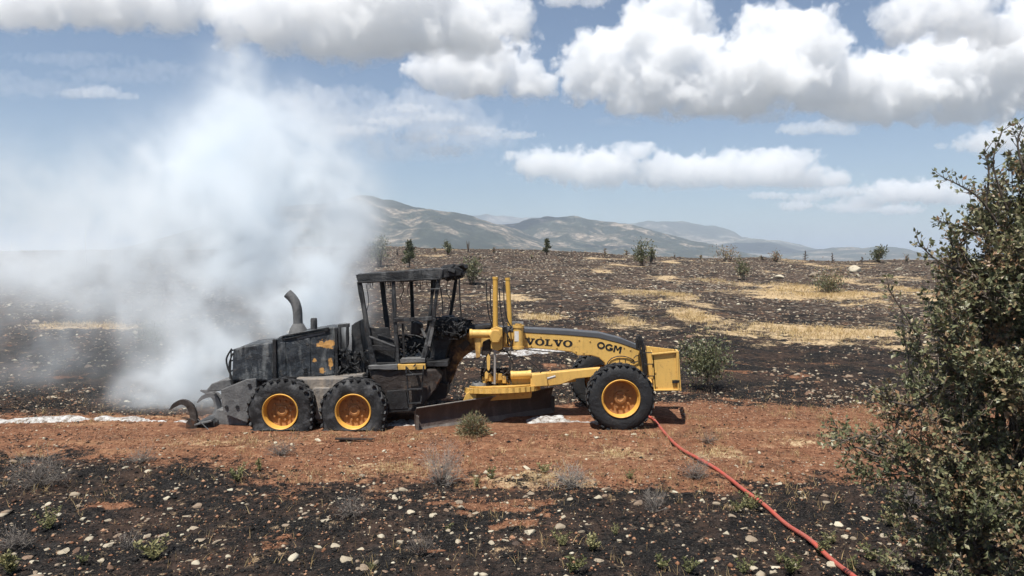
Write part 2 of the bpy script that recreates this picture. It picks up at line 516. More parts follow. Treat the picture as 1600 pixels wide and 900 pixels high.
low_fringe = volume_material('low_cumulus_fringe', (1.0, 1.0, 1.0), 0.0011, 0.0)
thin_mat = volume_material('thin_cloud', (0.98, 0.985, 0.995), 0.00055, 0.0)
def field_mesh(name, lo, hi, vox, fill, level, mat, parent=None):
    """the surface where the field crosses a level, as a plain mesh object"""
    me = bpy.data.meshes.new(name + '_seed')
    tmp = bpy.data.objects.new(name + '_seed', me)
    COL.objects.link(tmp)
    ng = bpy.data.node_groups.new(name + '_field', 'GeometryNodeTree')
    ng.interface.new_socket('Geometry', in_out='INPUT', socket_type='NodeSocketGeometry')
    ng.interface.new_socket('Geometry', in_out='OUTPUT', socket_type='NodeSocketGeometry')
    nt = NT(ng)
    go = nt.n('NodeGroupOutput')
    vc = nt.n('GeometryNodeVolumeCube')
    vc.inputs['Min'].default_value = lo; vc.inputs['Max'].default_value = hi
    for k, ax in enumerate('XYZ'):
        vc.inputs['Resolution ' + ax].default_value = max(8, int((hi[k] - lo[k]) / vox))
    link(nt, fill(ng), vc.inputs['Density'])
    vm = nt.n('GeometryNodeVolumeToMesh')
    vm.inputs['Threshold'].default_value = level
    link(nt, vc.outputs[0], vm.inputs['Volume'])
    link(nt, vm.outputs[0], go.inputs[0])
    md = tmp.modifiers.new('field', 'NODES'); md.node_group = ng
    dg = bpy.context.evaluated_depsgraph_get()
    out = bpy.data.meshes.new_from_object(tmp.evaluated_get(dg), depsgraph=dg)
    bpy.data.objects.remove(tmp); bpy.data.node_groups.remove(ng)
    out.name = name
    out.materials.clear(); out.materials.append(mat)
    out.polygons.foreach_set('use_smooth', np.ones(len(out.polygons), bool))
    o = bpy.data.objects.new(name, out)
    COL.objects.link(o)
    if parent: o.parent = parent
    return o
def cloud(label, base_py, puffs, seed, thin=False, low=False, flat=0.45, rough=0.92, res=1.0):
    """puffs: (px, py, rx, ry) ovals in the photograph; the distance comes from the cloud base height"""
    rnd = random.Random(seed)
    D = CLOUD_BASE * FPX / (HORIZON - base_py)
    k = D / FPX
    lobes, lo, hi = [], [1e9] * 3, [-1e9] * 3
    for (px, py, rx, ry) in puffs:
        x, z = (px - 800) * k, (HORIZON - py) * k
        r = (rx * k, 0.55 * min(rx * k, 2.0 * ry * k), ry * k)
        y = D + rnd.uniform(-0.35, 0.35) * r[1]
        lobes.append(((x, y, z), r, 1.0))
        for i, c in enumerate((x, y, z)):
            lo[i] = min(lo[i], c - r[i] * 1.4); hi[i] = max(hi[i], c + r[i] * 1.4)
    base = (HORIZON - base_py) * k
    lo[2] = base - 0.12 * (hi[2] - base)
    size = (np.mean([p[3] for p in puffs])) * k
    def fill(ng):
        nt, pos, f = volume_field(ng, lobes, False)
        off = nt.n('ShaderNodeVectorMath', operation='ADD'); link(nt, pos, off.inputs[0]); off.inputs[1].default_value = (seed * 913.0, seed * 417.0, 0)
        n1 = nt.noise(1.0 / (size * 0.75), 6, 0.58, off.outputs[0], 0.3)
        n2 = nt.noise(1.0 / (size * 0.30), 3, 0.5, off.outputs[0], 0.0)
        bil = nt.math('ABSOLUTE', nt.math('SUBTRACT', n2, 0.5))
        f = nt.math('ADD', f, nt.math('MULTIPLY', nt.math('SUBTRACT', n1, 0.5), rough * 2.6))
        f = nt.math('ADD', f, nt.math('MULTIPLY', nt.math('SUBTRACT', bil, 0.08), rough * 1.5))
        sx = nt.n('ShaderNodeSeparateXYZ'); link(nt, pos, sx.inputs[0])
        hz = nt.math('DIVIDE', nt.math('SUBTRACT', sx.outputs[2], base), flat * size)
        hz = nt.math('ADD', hz, nt.math('MULTIPLY', nt.math('SUBTRACT', n1, 0.5), 2.4))
        f = nt.math('MINIMUM', f, nt.math('MULTIPLY', hz, 0.3))
        return nt.math('MAXIMUM', nt.math('ADD', f, 1.0), 0.0)
    vox = res * 2.1 * k
    if thin:
        o = field_mesh('cloud', lo, hi, vox * 1.6, fill, 1.05, thin_mat)
        field_mesh('veil', lo, hi, vox * 1.6, fill, 1.20, thin_mat, o)
    else:
        o = field_mesh('cloud', lo, hi, vox, fill, 1.14, low_mat if low else cloud_mat)
        field_mesh('fringe', lo, hi, vox * 1.5, fill, 0.98 if low else 1.01, low_fringe if low else fringe_mat, o)
    print('cloud', label[:30], len(o.data.polygons), round(time.time() - T0, 1))
    return tag(o, label, 'cloud', 'clouds in the sky')
cloud('broad grey cumulus with bright rim, highest cloud over the smoke', 96,
      [(420, 20, 95, 60), (520, 15, 120, 75), (640, 10, 120, 85), (740, 45, 90, 60), (370, 40, 50, 38), (590, 65, 130, 40)], 2)
cloud('bright white cumulus with ragged foot between two larger clouds', 160,
      [(690, 115, 55, 40), (760, 105, 70, 55), (825, 130, 55, 32), (720, 80, 60, 40)], 3)
cloud('long grey-bellied cumulus above open sky beside the plume', 58,
      [(60, 10, 90, 45), (160, 0, 110, 60), (260, 10, 80, 50), (20, 35, 45, 25), (-60, 20, 90, 45)], 4)
cloud('towering twin-headed white cumulus with grey belly', 185,
      [(930, 105, 68, 58), (1030, 75, 80, 85), (1060, 30, 60, 45), (1010, 120, 95, 65), (1140, 130, 110, 60), (1235, 85, 95, 75), (1245, 45, 55, 35), (1190, 120, 110, 60), (1330, 125, 70, 45)], 5)
cloud('wide heaped cumulus bank joining the twin-headed cloud', 198,
      [(1400, 140, 100, 50), (1500, 120, 110, 70), (1600, 90, 120, 90), (1320, 165, 100, 35), (1720, 110, 120, 80)], 6)
cloud('rounded cumulus with shaded hollow above the wide bank', 82,
      [(1410, 35, 58, 42), (1480, 25, 70, 48), (1540, 50, 60, 30)], 7)
cloud('low stretched cumulus band above the mountains', 296,
      [(850, 258, 60, 26), (930, 262, 90, 32), (990, 238, 40, 16), (1060, 268, 100, 30), (1150, 270, 90, 32), (1210, 265, 70, 32), (1270, 280, 60, 22), (1190, 246, 45, 16)], 8, rough=0.95, low=True)
cloud('small flat cumulus beneath the wide heaped bank', 214, [(1245, 203, 38, 12), (1295, 200, 40, 13), (1320, 206, 25, 9)], 9, rough=0.95, low=True)
cloud('small puff tucked under the twin-headed cumulus', 196, [(1170, 186, 30, 12), (1200, 184, 32, 11)], 10, rough=0.95, low=True)
cloud('low cumulus heap near the oak bush', 326, [(1395, 300, 55, 20), (1450, 300, 50, 20), (1350, 315, 40, 12), (1490, 308, 40, 14)], 11, rough=0.95, low=True)
cloud('pale thin cloud strip lowest above the far hills', 338, [(1330, 325, 60, 9), (1400, 328, 50, 9), (1245, 322, 34, 9)], 12, rough=0.95, low=True)
cloud('compact white cumulus directly over the oak bush', 243, [(1530, 226, 45, 18), (1580, 215, 60, 26), (1660, 220, 70, 28)], 13, rough=0.95, low=True)
cloud('tiny round puff beside the compact white cumulus', 236, [(1465, 230, 12, 7)], 14, rough=0.95, low=True)
cloud('small bright cumulus beside the smoke plume', 158, [(125, 148, 32, 10), (165, 147, 40, 12), (200, 152, 25, 8)], 15, rough=0.95, low=True)
cloud('small pale wisp high above the low stretched band', 18, [(880, 4, 36, 16), (925, 6, 25, 14)], 16)
cloud('faint wisp below the twin-headed cumulus', 200, [(950, 191, 34, 9), (985, 195, 25, 7)], 17, thin=True)
cloud('broken streak of cloud beside the low stretched band', 262, [(700, 235, 45, 10), (660, 215, 50, 9), (740, 205, 60, 8), (800, 212, 50, 7)], 20, rough=1.4, low=True)
cloud('faint ragged shreds beneath the bright ragged-footed cumulus', 236, [(560, 205, 60, 9), (610, 190, 50, 8), (640, 170, 40, 8), (690, 185, 45, 8)], 21, rough=1.5, low=True)
cloud('ragged scrap of cloud between the low band and the low heap', 318, [(1260, 308, 40, 8), (1310, 300, 45, 10), (1200, 306, 40, 7)], 22, rough=1.3, low=True)
cloud('thin veil of cloud behind the smoke plume', 255, [(560, 190, 110, 40), (660, 180, 90, 45), (720, 210, 90, 35), (480, 170, 90, 35), (640, 230, 110, 25)], 18, thin=True, rough=1.3, flat=0.2)
cloud('faint streak of cloud crossing the hazy blue sky', 160, [(60, 140, 110, 16), (190, 120, 110, 14), (120, 95, 110, 12), (260, 110, 60, 14), (0, 125, 60, 14)], 19, thin=True, rough=1.3, flat=0.2)

# ---------------------------------------------------------------- smoke from the burning engine
smoke_mat = volume_material('white_smoke', (0.92, 0.95, 0.972), 2.8, 0.1)
def make_smoke():
    L = []
    def s(px, py, Y, rpx, rpy, ry, amp):
        x, y, z = P(px, py, Y); k = Y / FPX
        L.append(((x, y, z), (rpx * k * .88, ry, rpy * k * .95), amp))
    s(455, 515, 17.4, 80, 60, 1.0, 1.0); s(350, 555, 17.4, 85, 75, 1.2, 0.75); s(285, 610, 17.0, 70, 50, 1.0, 0.6)
    s(475, 440, 18.0, 80, 65, 1.3, 1.0); s(390, 430, 18.6, 110, 85, 1.6, 0.85); s(520, 470, 17.6, 55, 55, .9, 0.7)
    s(440, 340, 19.0, 120, 80, 1.9, 0.85); s(330, 330, 19.6, 125, 90, 2.0, 0.66)
    s(410, 245, 19.8, 120, 85, 2.0, 0.60); s(300, 250, 20.4, 90, 70, 1.9, 0.42)
    s(390, 165, 20.2, 66, 62, 1.6, 0.62); s(364, 118, 20.4, 40, 42, 1.3, 0.50)
    s(490, 280, 19.6, 80, 75, 1.7, 0.55); s(540, 350, 19.2, 55, 65, 1.5, 0.55); s(535, 425, 18.4, 45, 45, 1.1, 0.45)
    s(180, 410, 21.0, 150, 80, 2.4, 0.36); s(60, 415, 22.0, 150, 60, 2.6, 0.30); s(30, 310, 22.5, 230, 95, 2.6, 0.10)
    s(200, 310, 21.5, 130, 80, 2.2, 0.18); s(250, 490, 19.0, 120, 65, 1.8, 0.24); s(90, 560, 19.0, 190, 60, 1.8, 0.10); s(120, 490, 20, 180, 60, 2.0, .09)
    s(548, 512, 15.5, 20, 34, 0.4, 0.9); s(230, 600, 17.2, 70, 50, 1.0, 0.42); s(325, 640, 14.9, 40, 40, .35, 0.30)
    lo = (-19.0, 14.6, 0.02); hi = (-2.2, 26.5, 10.2)
    def fill(ng):
        nt, pos, f = volume_field(ng, L, True)
        n1 = nt.noise(0.38, 6, 0.60, pos, 1.1); n2 = nt.noise(1.0, 5, 0.6, pos, 1.3)
        md = nt.math('ADD', nt.math('MULTIPLY', nt.math('SUBTRACT', n1, 0.44), 6.5), nt.math('MULTIPLY', nt.math('SUBTRACT', n2, 0.5), 4.2))
        md = nt.math('MINIMUM', nt.math('MAXIMUM', md, 0.03), 2.2)
        return nt.math('MULTIPLY', f, nt.math('ADD', md, 0.05))
    o = volume_object('smoke', lo, hi, 0.11, smoke_mat, fill)
    tag(o, 'thick white smoke billowing from the burnt engine of the road grader', 'smoke', kind='stuff')
make_smoke()

# ---------------------------------------------------------------- haze in the air
def make_haze():
    mb = MB(); mb.box((0, 12000, 290), (42000, 40000, 700))
    m = volume_material('haze_air', (0.74, 0.86, 1.0), 1.1e-4, 0.2)
    o = mb.build('haze', m)
    tag(o, 'pale blue haze lying over the valley and mountains', 'haze', kind='stuff')
make_haze()
# ---------------------------------------------------------------- road grader: materials
def paint_material(name, base, soot_x=None, dirt=0.5, rough=0.45, soot_col=(0.018, 0.014, 0.012), wear=(0.16, 0.09, 0.05), width=1.2):
    m, nt, b = new_mat(name)
    tc = nt.n('ShaderNodeTexCoord').outputs['Object']
    n1 = nt.noise(2.2, 6, 0.62, tc); n2 = nt.noise(11.0, 6, 0.66, tc); n3 = nt.noise(40, 3, 0.6, tc)
    col = nt.mix(nt.ramp(n1, [(0.35, 0.0), (0.75, dirt)]), base, tuple(c * 0.62 for c in base))
    col = nt.mix(nt.ramp(n2, [(0.56, 0.0), (0.70, dirt)]), col, wear)
    mp = nt.n('ShaderNodeMapping', ins={'Vector': tc, 'Scale': (9.0, 9.0, 1.1)})
    n4 = nt.noise(1.5, 5, 0.65, mp.outputs[0])
    col = nt.mix(nt.ramp(n4, [(0.54, 0.0), (0.72, dirt * 0.9)]), col, tuple(c * 0.35 + 0.02 for c in base))
    r = nt.ramp(n2, [(0.3, rough), (0.75, min(1, rough + 0.3))])
    if soot_x is not None:
        sx = nt.n('ShaderNodeSeparateXYZ'); link(nt, tc, sx.inputs[0])
        t = nt.math('DIVIDE', nt.math('SUBTRACT', soot_x, sx.outputs[0]), width)
        t = nt.math('ADD', t, nt.math('MULTIPLY', nt.math('SUBTRACT', n1, 0.5), 1.8))
        t = nt.math('ADD', t, nt.math('MULTIPLY', nt.math('SUBTRACT', n2, 0.5), 0.9))
        k = nt.ramp(t, [(0.0, 0.0), (0.35, 0.55), (0.9, 1.0)])
        brown = nt.mix(k, col, (0.17, 0.072, 0.028))
        col = nt.mix(nt.ramp(t, [(0.45, 0.0), (1.0, 1.0)]), brown, soot_col)
        r = nt.math('ADD', r, nt.math('MULTIPLY', k, 0.3), clamp=True)
    link(nt, col, b.inputs['Base Color']); link(nt, r, b.inputs['Roughness'])
    link(nt, nt.bump(n3, 0.15, 0.01), b.inputs['Normal'])
    return m
def burnt_material(name, base=(0.009, 0.010, 0.012), ash=(0.24, 0.24, 0.235), amount=0.55, rust=(0.10, 0.045, 0.022), rust_amt=0.35, rough=0.7, streak=True, scale=1.0):
    m, nt, b = new_mat(name)
    tc = nt.n('ShaderNodeTexCoord').outputs['Object']
    mp = nt.n('ShaderNodeMapping'); link(nt, tc, mp.inputs['Vector']); mp.inputs['Scale'].default_value = (3.0, 3.0, 0.7) if streak else (2, 2, 2)
    n1 = nt.noise(1.6 * scale, 6, 0.62, mp.outputs[0]); n2 = nt.noise(6.0 * scale, 6, 0.7, tc); n3 = nt.noise(28 * scale, 4, 0.65, tc)
    col = nt.mix(nt.ramp(n1, [(0.5, 0.0), (0.78, amount)]), base, ash)
    col = nt.mix(nt.ramp(n2, [(0.58, 0.0), (0.74, rust_amt)]), col, rust)
    col = nt.mix(nt.ramp(n3, [(0.60, 0.0), (0.80, amount * 0.5)]), col, ash)
    link(nt, col, b.inputs['Base Color'])
    link(nt, nt.ramp(n2, [(0.3, rough - 0.2), (0.7, min(1, rough + 0.2))]), b.inputs['Roughness'])
    h = nt.math('ADD', n2, nt.math('MULTIPLY', n3, 0.5))
    h = nt.math('ADD', h, nt.math('MULTIPLY', nt.noise(2.6, 3, 0.5, tc, 0.8), 2.5))
    link(nt, nt.bump(h, 0.6, 0.03), b.inputs['Normal'])
    return m
def hood_material():
    m = burnt_material('scorched_hood', base=(0.020, 0.024, 0.029), ash=(0.23, 0.235, 0.23), amount=0.9, rust=(0.12, 0.095, 0.07), rust_amt=0.6, rough=0.5, scale=1.3)
    nt = NT(m.node_tree); b = m.node_tree.nodes['Principled BSDF']
    old = b.inputs['Base Color'].links[0].from_socket
    tc = nt.n('ShaderNodeTexCoord').outputs['Object']
    n = nt.noise(9.0, 5, 0.6, tc)
    mask = None
    for (px, py, rx, rz) in ((500, 537, .13, .055), (514, 537, .12, .10), (492, 563, .05, .05), (517.5, 568, .05, .10), (503, 580, .08, .07)):
        c = P(px, py, HOOD_Y)
        s = nt.n('ShaderNodeVectorMath', operation='SUBTRACT', ins={0: tc, 1: c})
        d = nt.n('ShaderNodeVectorMath', operation='DIVIDE', ins={0: s.outputs[0], 1: (rx, 1.0, rz)})
        l = nt.n('ShaderNodeVectorMath', operation='LENGTH', ins={0: d.outputs[0]})
        g = nt.math('SUBTRACT', 1.15, l.outputs['Value'])
        mask = g if mask is None else nt.math('MAXIMUM', mask, g)
    mask = nt.math('ADD', mask, nt.math('MULTIPLY', nt.math('SUBTRACT', n, 0.52), 4.2))
    col = nt.mix(nt.ramp(mask, [(0.15, 0.0), (0.4, 0.9)]), old, (0.48, 0.25, 0.07))
    link(nt, col, b.inputs['Base Color'])
    return m
YN = 14.30                      # outer face of the near wheels
YC = YN + 1.25                  # middle of the machine
HOOD_Y, NECK_Y, CAB_Y = YC - 0.58, YC - 0.20, YC - 0.84
YEL = (0.66, 0.41, 0.11)
M = {}
M['yellow'] = paint_material('yellow_paint', YEL, soot_x=-0.50, dirt=0.45, width=0.8)
M['yellow_clean'] = paint_material('yellow_paint_clean', YEL, dirt=0.42, wear=(0.22, 0.12, 0.05))
M['yellow_dirty'] = paint_material('yellow_paint_dirty', (0.58, 0.35, 0.085), dirt=0.6, wear=(0.13, 0.07, 0.035))
M['tube_yellow'] = paint_material('yellow_tube_paint', (0.62, 0.36, 0.07), dirt=0.35, rough=0.35)
M['rim'] = paint_material('rim_paint', (0.64, 0.34, 0.06), dirt=0.35, wear=(0.34, 0.13, 0.04))
M['disc'] = paint_material('scorched_shaded_rim_paint', (0.36, 0.165, 0.055), dirt=0.75, wear=(0.14, 0.05, 0.025), rough=0.6)  # scorched wheel disc, with the shade of the rim recess put into its colour
M['grey_cap'] = paint_material('dark_grey_paint', (0.075, 0.078, 0.085), dirt=0.3, wear=(0.13, 0.12, 0.11))
M['black_paint'] = paint_material('black_lettering', (0.010, 0.010, 0.011), dirt=0.1)
M['burnt'] = burnt_material('burnt_steel')
M['burnt_dark'] = burnt_material('charred_black', base=(0.007, 0.007, 0.008), ash=(0.09, 0.09, 0.095), amount=0.3, rust_amt=0.15)
M['burnt_rust'] = burnt_material('heat_rusted_steel', base=(0.022, 0.015, 0.012), ash=(0.20, 0.17, 0.14), amount=0.3, rust=(0.16, 0.062, 0.022), rust_amt=0.8)
M['ash_steel'] = burnt_material('ash_grey_steel', base=(0.10, 0.10, 0.10), ash=(0.26, 0.255, 0.245), amount=0.6, rust=(0.06, 0.05, 0.045), rust_amt=0.5)
M['tan_steel'] = burnt_material('heat_bleached_steel', base=(0.17, 0.155, 0.14), ash=(0.36, 0.28, 0.20), amount=0.7, rust=(0.10, 0.06, 0.04), rust_amt=0.6)
M['hood'] = hood_material()
M['blade'] = burnt_material('worn_blade_steel', base=(0.052, 0.036, 0.030), ash=(0.16, 0.125, 0.10), amount=0.6, rust=(0.10, 0.052, 0.032), rust_amt=0.5, rough=0.55)
M['edge'] = burnt_material('cutting_edge_steel', base=(0.10, 0.085, 0.075), ash=(0.25, 0.22, 0.19), amount=0.6, rust=(0.12, 0.06, 0.035), rust_amt=0.5, rough=0.5)
M['tyre'] = burnt_material('dusty_rubber', base=(0.011, 0.012, 0.014), ash=(0.06, 0.055, 0.05), amount=0.5, rust=(0.05, 0.032, 0.022), rust_amt=0.3, rough=0.8, streak=False)
M['tyre_burnt'] = burnt_material('charred_rubber', base=(0.008, 0.008, 0.009), ash=(0.17, 0.17, 0.175), amount=0.55, rust=(0.035, 0.033, 0.032), rust_amt=0.4, rough=0.75, streak=False, scale=1.6)
M['hose_black'] = burnt_material('black_rubber_hose', base=(0.010, 0.010, 0.011), ash=(0.05, 0.05, 0.05), amount=0.3, rust_amt=0.0, rough=0.6)
M['chrome'] = paint_material('steel_rod', (0.30, 0.28, 0.26), dirt=0.5, rough=0.3)
M['label_white'] = paint_material('white_sticker', (0.62, 0.60, 0.56), dirt=0.3, wear=(0.35, 0.2, 0.15))

G = empty('road_grader', (-0.6, YC, 0.0))
tag(G, 'burnt road grader, charred cab and engine behind, yellow neck and nose in front', 'road grader')

def XZ(Y, pts): return [(P(a, b, Y)[0], P(a, b, Y)[2]) for a, b in pts]
def slab(name, mat, pts, Y, depth, parent=G, bevel=0.012, **kw):
    """side outline seen at depth Y, extruded away from the camera"""
    return MB().prism(XZ(Y, pts), Y, Y + depth).build(name, mat, parent, bevel=bevel, **kw)
def rod(name, mat, pts, r, Y=None, parent=G, seg=12):
    q = [P(a[0], a[1], a[2] if len(a) > 2 else Y) for a in pts]
    return MB().tube(q, r, seg).build(name, mat, parent, smooth=True, angle=50)
def smooth_path(pts, n=6):
    """Catmull-Rom through the points"""
    pts = [Vector(p) for p in pts]; out = []
    for i in range(len(pts) - 1):
        p0, p1, p2, p3 = pts[max(i - 1, 0)], pts[i], pts[i + 1], pts[min(i + 2, len(pts) - 1)]
        for k in range(n):
            t = k / n
            out.append(0.5 * ((2 * p1) + (p2 - p0) * t + (2 * p0 - 5 * p1 + 4 * p2 - p3) * t * t + (3 * p1 - p0 - 3 * p2 + p3) * t ** 3))
    return out + [pts[-1]]
def hose(pts, r=0.014, Y=None, mat='hose_black', name='hydraulic_hose', parent=G):
    q = [P(a[0], a[1], a[2] if len(a) > 2 else Y) for a in pts]
    return MB().tube(smooth_path(q), r, 7).build(name, M[mat], parent, smooth=True)

# ---------------------------------------------------------------- road grader: wheels
def make_wheel(cx, cz, y0, rad, rim_r, burnt, outward=-1, lugs=26):
    """the wheel's outer face lies at y0 and looks along outward"""
    s = -outward
    W = 0.38
    prof = [(rim_r - .01, .03), (rim_r + .02, .012), (rim_r + .08, .0), (rad * .80, -.004), (rad * .93, .022), (rad * .985, .06), (rad, .11), (rad, W - .11), (rad * .985, W - .06), (rad * .93, W - .02), (rad * .8, W), (rim_r, W - .02)]
    t = MB().lathe([(r, s * y) for r, y in prof], (cx, y0, cz), 64)
    rnd = random.Random(int(cx * 100))
    for k in range(lugs):
        for side in (0, 1):
            a = 2 * math.pi * (k + 0.5 * side) / lugs + rnd.uniform(-.02, .02)
            yy = y0 + s * (W * (0.25 if side == 0 else 0.75))
            h = (0.020 if burnt else 0.012) * (rnd.uniform(0.7, 1.2) if burnt else 1.0)
            rr = rad - h * 0.25
            c = (cx + rr * math.cos(a), yy, cz + rr * math.sin(a))
            mrot = Matrix.Rotation(-a, 4, 'Y') @ Matrix.Rotation(0.55 * (1 if side == 0 else -1) * s, 4, 'X')
            vs = []
            for qx in (-1, 1):
                for qy in (-1, 1):
                    for qz in (-1, 1):
                        v = mrot @ Vector((qx * h * (1.0), qy * W * 0.27, qz * 0.036))
                        vs.append(Vector(c) + v)
            t.add(vs, [(0, 1, 3, 2), (4, 6, 7, 5), (0, 4, 5, 1), (2, 3, 7, 6), (0, 2, 6, 4), (1, 5, 7, 3)])
    if burnt:
        rn = random.Random(int(cx * 77))
        ph = [rn.uniform(0, 6.28) for _ in range(4)]
        def wob(a): return .012 * math.sin(3 * a + ph[0]) + .010 * math.sin(7 * a + ph[1]) + .007 * math.sin(13 * a + ph[2])
        nv = []
        for (x, y, z) in t.v:
            r_ = math.hypot(x - cx, z - cz); a_ = math.atan2(z - cz, x - cx)
            q = 1 + wob(a_) * max(0, (r_ - rim_r) / (rad - rim_r)) / rad
            nv.append((cx + (x - cx) * q, y + s * .012 * math.sin(5 * a_ + ph[3]) * (r_ > rim_r * 1.1), cz + (z - cz) * q))
        t.v = nv
    # sit on the ground: flatten the foot and let the walls bulge
    out = []
    for (x, y, z) in t.v:
        if z < 0.16 and burnt:
            k = (0.16 - max(z, -0.3)) / 0.46
            z2 = max(z, 0.012 + 0.03 * abs(math.sin(x * 9)) * k)
            x = cx + (x - cx) * (1 + 0.42 * k)
            y = y0 + (y - y0 - s * W / 2) * (1 + 0.42 * k) + s * W / 2
            z = z2
        elif z < 0.02:
            z = 0.02 + (z - 0.02) * 0.1
        out.append((x, y, z))
    t.v = out
    disc = MB()
    d0 = 0.17
    disc.lathe([(rim_r * .94, s * d0), (rim_r * .70, s * (d0 + .015)), (rim_r * .36, s * (d0 - .01)), (rim_r * .32, s * (d0 - .045)), (rim_r * .20, s * (d0 - .055)), (rim_r * .17, s * (d0 - .03)), (0.001, s * (d0 - .03))], (cx, y0, cz), 40)
    for k in range(10):
        a = 2 * math.pi * k / 10
        bx, bz = cx + rim_r * .55 * math.cos(a), cz + rim_r * .55 * math.sin(a)
        disc.lathe([(.022, s * (d0 + .01)), (.022, s * (d0 - .045)), (.001, s * (d0 - .045))], (bx, y0, bz), 8)
    disc_o = disc.build('wheel', M['disc'], G, smooth=True, angle=30)
    t.build('tyre', M['tyre_burnt' if burnt else 'tyre'], disc_o, smooth=True, angle=40)
    rp = [(rim_r * .93, s * (d0 + .02)), (rim_r * .93, s * .10), (rim_r * .90, s * .085), (rim_r * .965, s * .03), (rim_r * .965, s * .004), (rim_r * 1.02, s * -.012), (rim_r * 1.05, s * .004), (rim_r * 1.045, s * .03)]
    MB().lathe(rp, (cx, y0, cz), 56).build('rim', M['rim'], disc_o, smooth=True, angle=30)
    return disc_o
for px in (437.5, 551.5):
    x, _, _ = P(px, 647, YN)
    make_wheel(x, 0.375, YN, 0.635, 0.338, True)
    make_wheel(x, 0.375, YN + 2.5, 0.635, 0.338, True, outward=1)
fx, _, fz = P(970.5, 628, YN)
make_wheel(fx, 0.632, YN, 0.655, 0.362, False, lugs=30)
make_wheel(fx - 0.14, 0.632, YN + 2.5, 0.655, 0.362, False, outward=1, lugs=30)

# ---------------------------------------------------------------- road grader: rear frame, tandems, hood
T_Y = YN + 0.40
for (y0, nm) in ((T_Y, 1), (YN + 2.5 - 0.72, 1)):
    slab('tandem_case', M['tan_steel'], [(425, 660), (415, 630), (440, 600), (462, 592), (560, 590), (585, 606), (582, 645), (560, 664)], y0, 0.30, bevel=0.03)
slab('tandem_hub', M['tan_steel'], [(484, 656), (482, 618), (490, 606), (514, 606), (520, 618), (517, 656)], T_Y - 0.10, 0.12, bevel=0.02)
slab('rear_frame', M['burnt_rust'], [(366, 606), (372, 590), (575, 582), (700, 600), (697, 622), (600, 640), (560, 622), (380, 628)], YC - 0.48, 0.96)
slab('frame_shelf', M['tan_steel'], [(446, 594), (566, 585), (568, 592), (448, 600)], HOOD_Y - 0.16, 0.25, bevel=0.01)
hood_d = 2 * (YC - HOOD_Y)
slab('rear_hood', M['hood'], [(363, 596), (362, 551), (366, 545), (380, 540), (427, 533.5), (428, 596)], HOOD_Y, hood_d, bevel=0.04)
slab('engine_hood', M['hood'], [(430, 597), (430, 532), (437, 526), (520, 510.5), (526, 513), (526.5, 588)], HOOD_Y, hood_d, bevel=0.03)
hd = bpy.data.objects['engine_hood']
slab('door_panel', M['hood'], [(450, 590), (447, 535), (484, 528), (485, 588)], HOOD_Y - 0.018, 0.016, hd, bevel=0.006)
slab('door_panel', M['hood'], [(487, 588), (486, 528), (521, 521), (522.5, 584)], HOOD_Y - 0.018, 0.016, hd, bevel=0.006)
slab('door_panel', M['hood'], [(432.5, 592), (433, 537), (445.5, 534), (447, 590.5)], HOOD_Y - 0.014, 0.012, hd, bevel=0.005)
for a, b in (((474, 577), (480, 576)), ((474, 580.5), (480, 579.5)), ((474, 584), (480, 583))):
    MB().bar(P(*a, HOOD_Y - .03), P(*b, HOOD_Y - .03), 0.018, 0.03).build('vent_slot', M['burnt_dark'], hd)
MB().bar(P(429.3, 530.5, HOOD_Y - .03), P(430.5, 597, HOOD_Y - .03), 0.07, 0.08).build('hood_strap', M['burnt_dark'], G, bevel=0.01)
MB().bar(P(525.3, 512, HOOD_Y - .03), P(527, 588, HOOD_Y - .03), 0.055, 0.08).build('hood_strap', M['burnt_dark'], G, bevel=0.01)
sk = MB()
for a, b in (((441, 525.5), (513, 512)), ((442, 530.5), (513, 516)), ((441, 525), (442, 531)), ((513, 511.5), (513, 516.5))):
    sk.bar(P(*a, HOOD_Y - .02), P(*b, HOOD_Y - .02), 0.022, 0.05)
sk.build('hood_rail', M['burnt_dark'], G, bevel=0.005)
slab('hood_sheen_strip', M['ash_steel'], [(463, 527.5), (508, 518), (508.5, 521.5), (465, 531)], HOOD_Y - 0.016, 0.012, hd, bevel=0.003)  # pale strip stands in for the sheen on the hood top
# torn radiator frame between hood and cab
rf = MB()
for a, b, w in (((531, 509), (531, 545), .05), ((543, 508), (543, 540), .045), ((529, 509.5), (546, 508), .07), ((531, 545), (537, 549), .04), ((537, 549), (543, 540), .04)):
    rf.bar(P(*a, HOOD_Y + .02), P(*b, HOOD_Y + .02), w, 0.10)
rf.build('radiator_frame', M['burnt'], G, bevel=0.008)
slab('firewall', M['burnt'], [(552, 585), (548, 508), (562, 500), (572, 585)], HOOD_Y + .15, hood_d - .3, bevel=0.02)
slab('engine_block', M['burnt_dark'], [(527, 588), (529, 552), (540, 556), (556, 548), (570, 585)], HOOD_Y + .12, 0.8, bevel=0.03)
rnd = random.Random(5)
def wire_nest(name, mat, x0, x1, y0, y1, Y, depth, n, r, seed, parent=G):
    """burnt wiring: a nest of stiff curls inside a pixel box"""
    rr = random.Random(seed); mb = MB()
    for _ in range(n):
        a, b = rr.uniform(x0, x1), rr.uniform(y0, y1)
        pts = []
        for k in range(4):
            pts.append(P(min(max(a, x0), x1), min(max(b, y0), y1), Y + rr.uniform(0, depth)))
            a += rr.uniform(-.35, .35) * (x1 - x0); b += rr.uniform(-.4, .4) * (y1 - y0)
        mb.tube(smooth_path(pts, 4), r * rr.uniform(.6, 1.4), 5)
    o = mb.build(name, mat, parent, smooth=True)
    return o
wire_nest('engine_wiring', M['burnt'], 528, 574, 548, 590, HOOD_Y - .12, 0.5, 34, 0.013, 3)
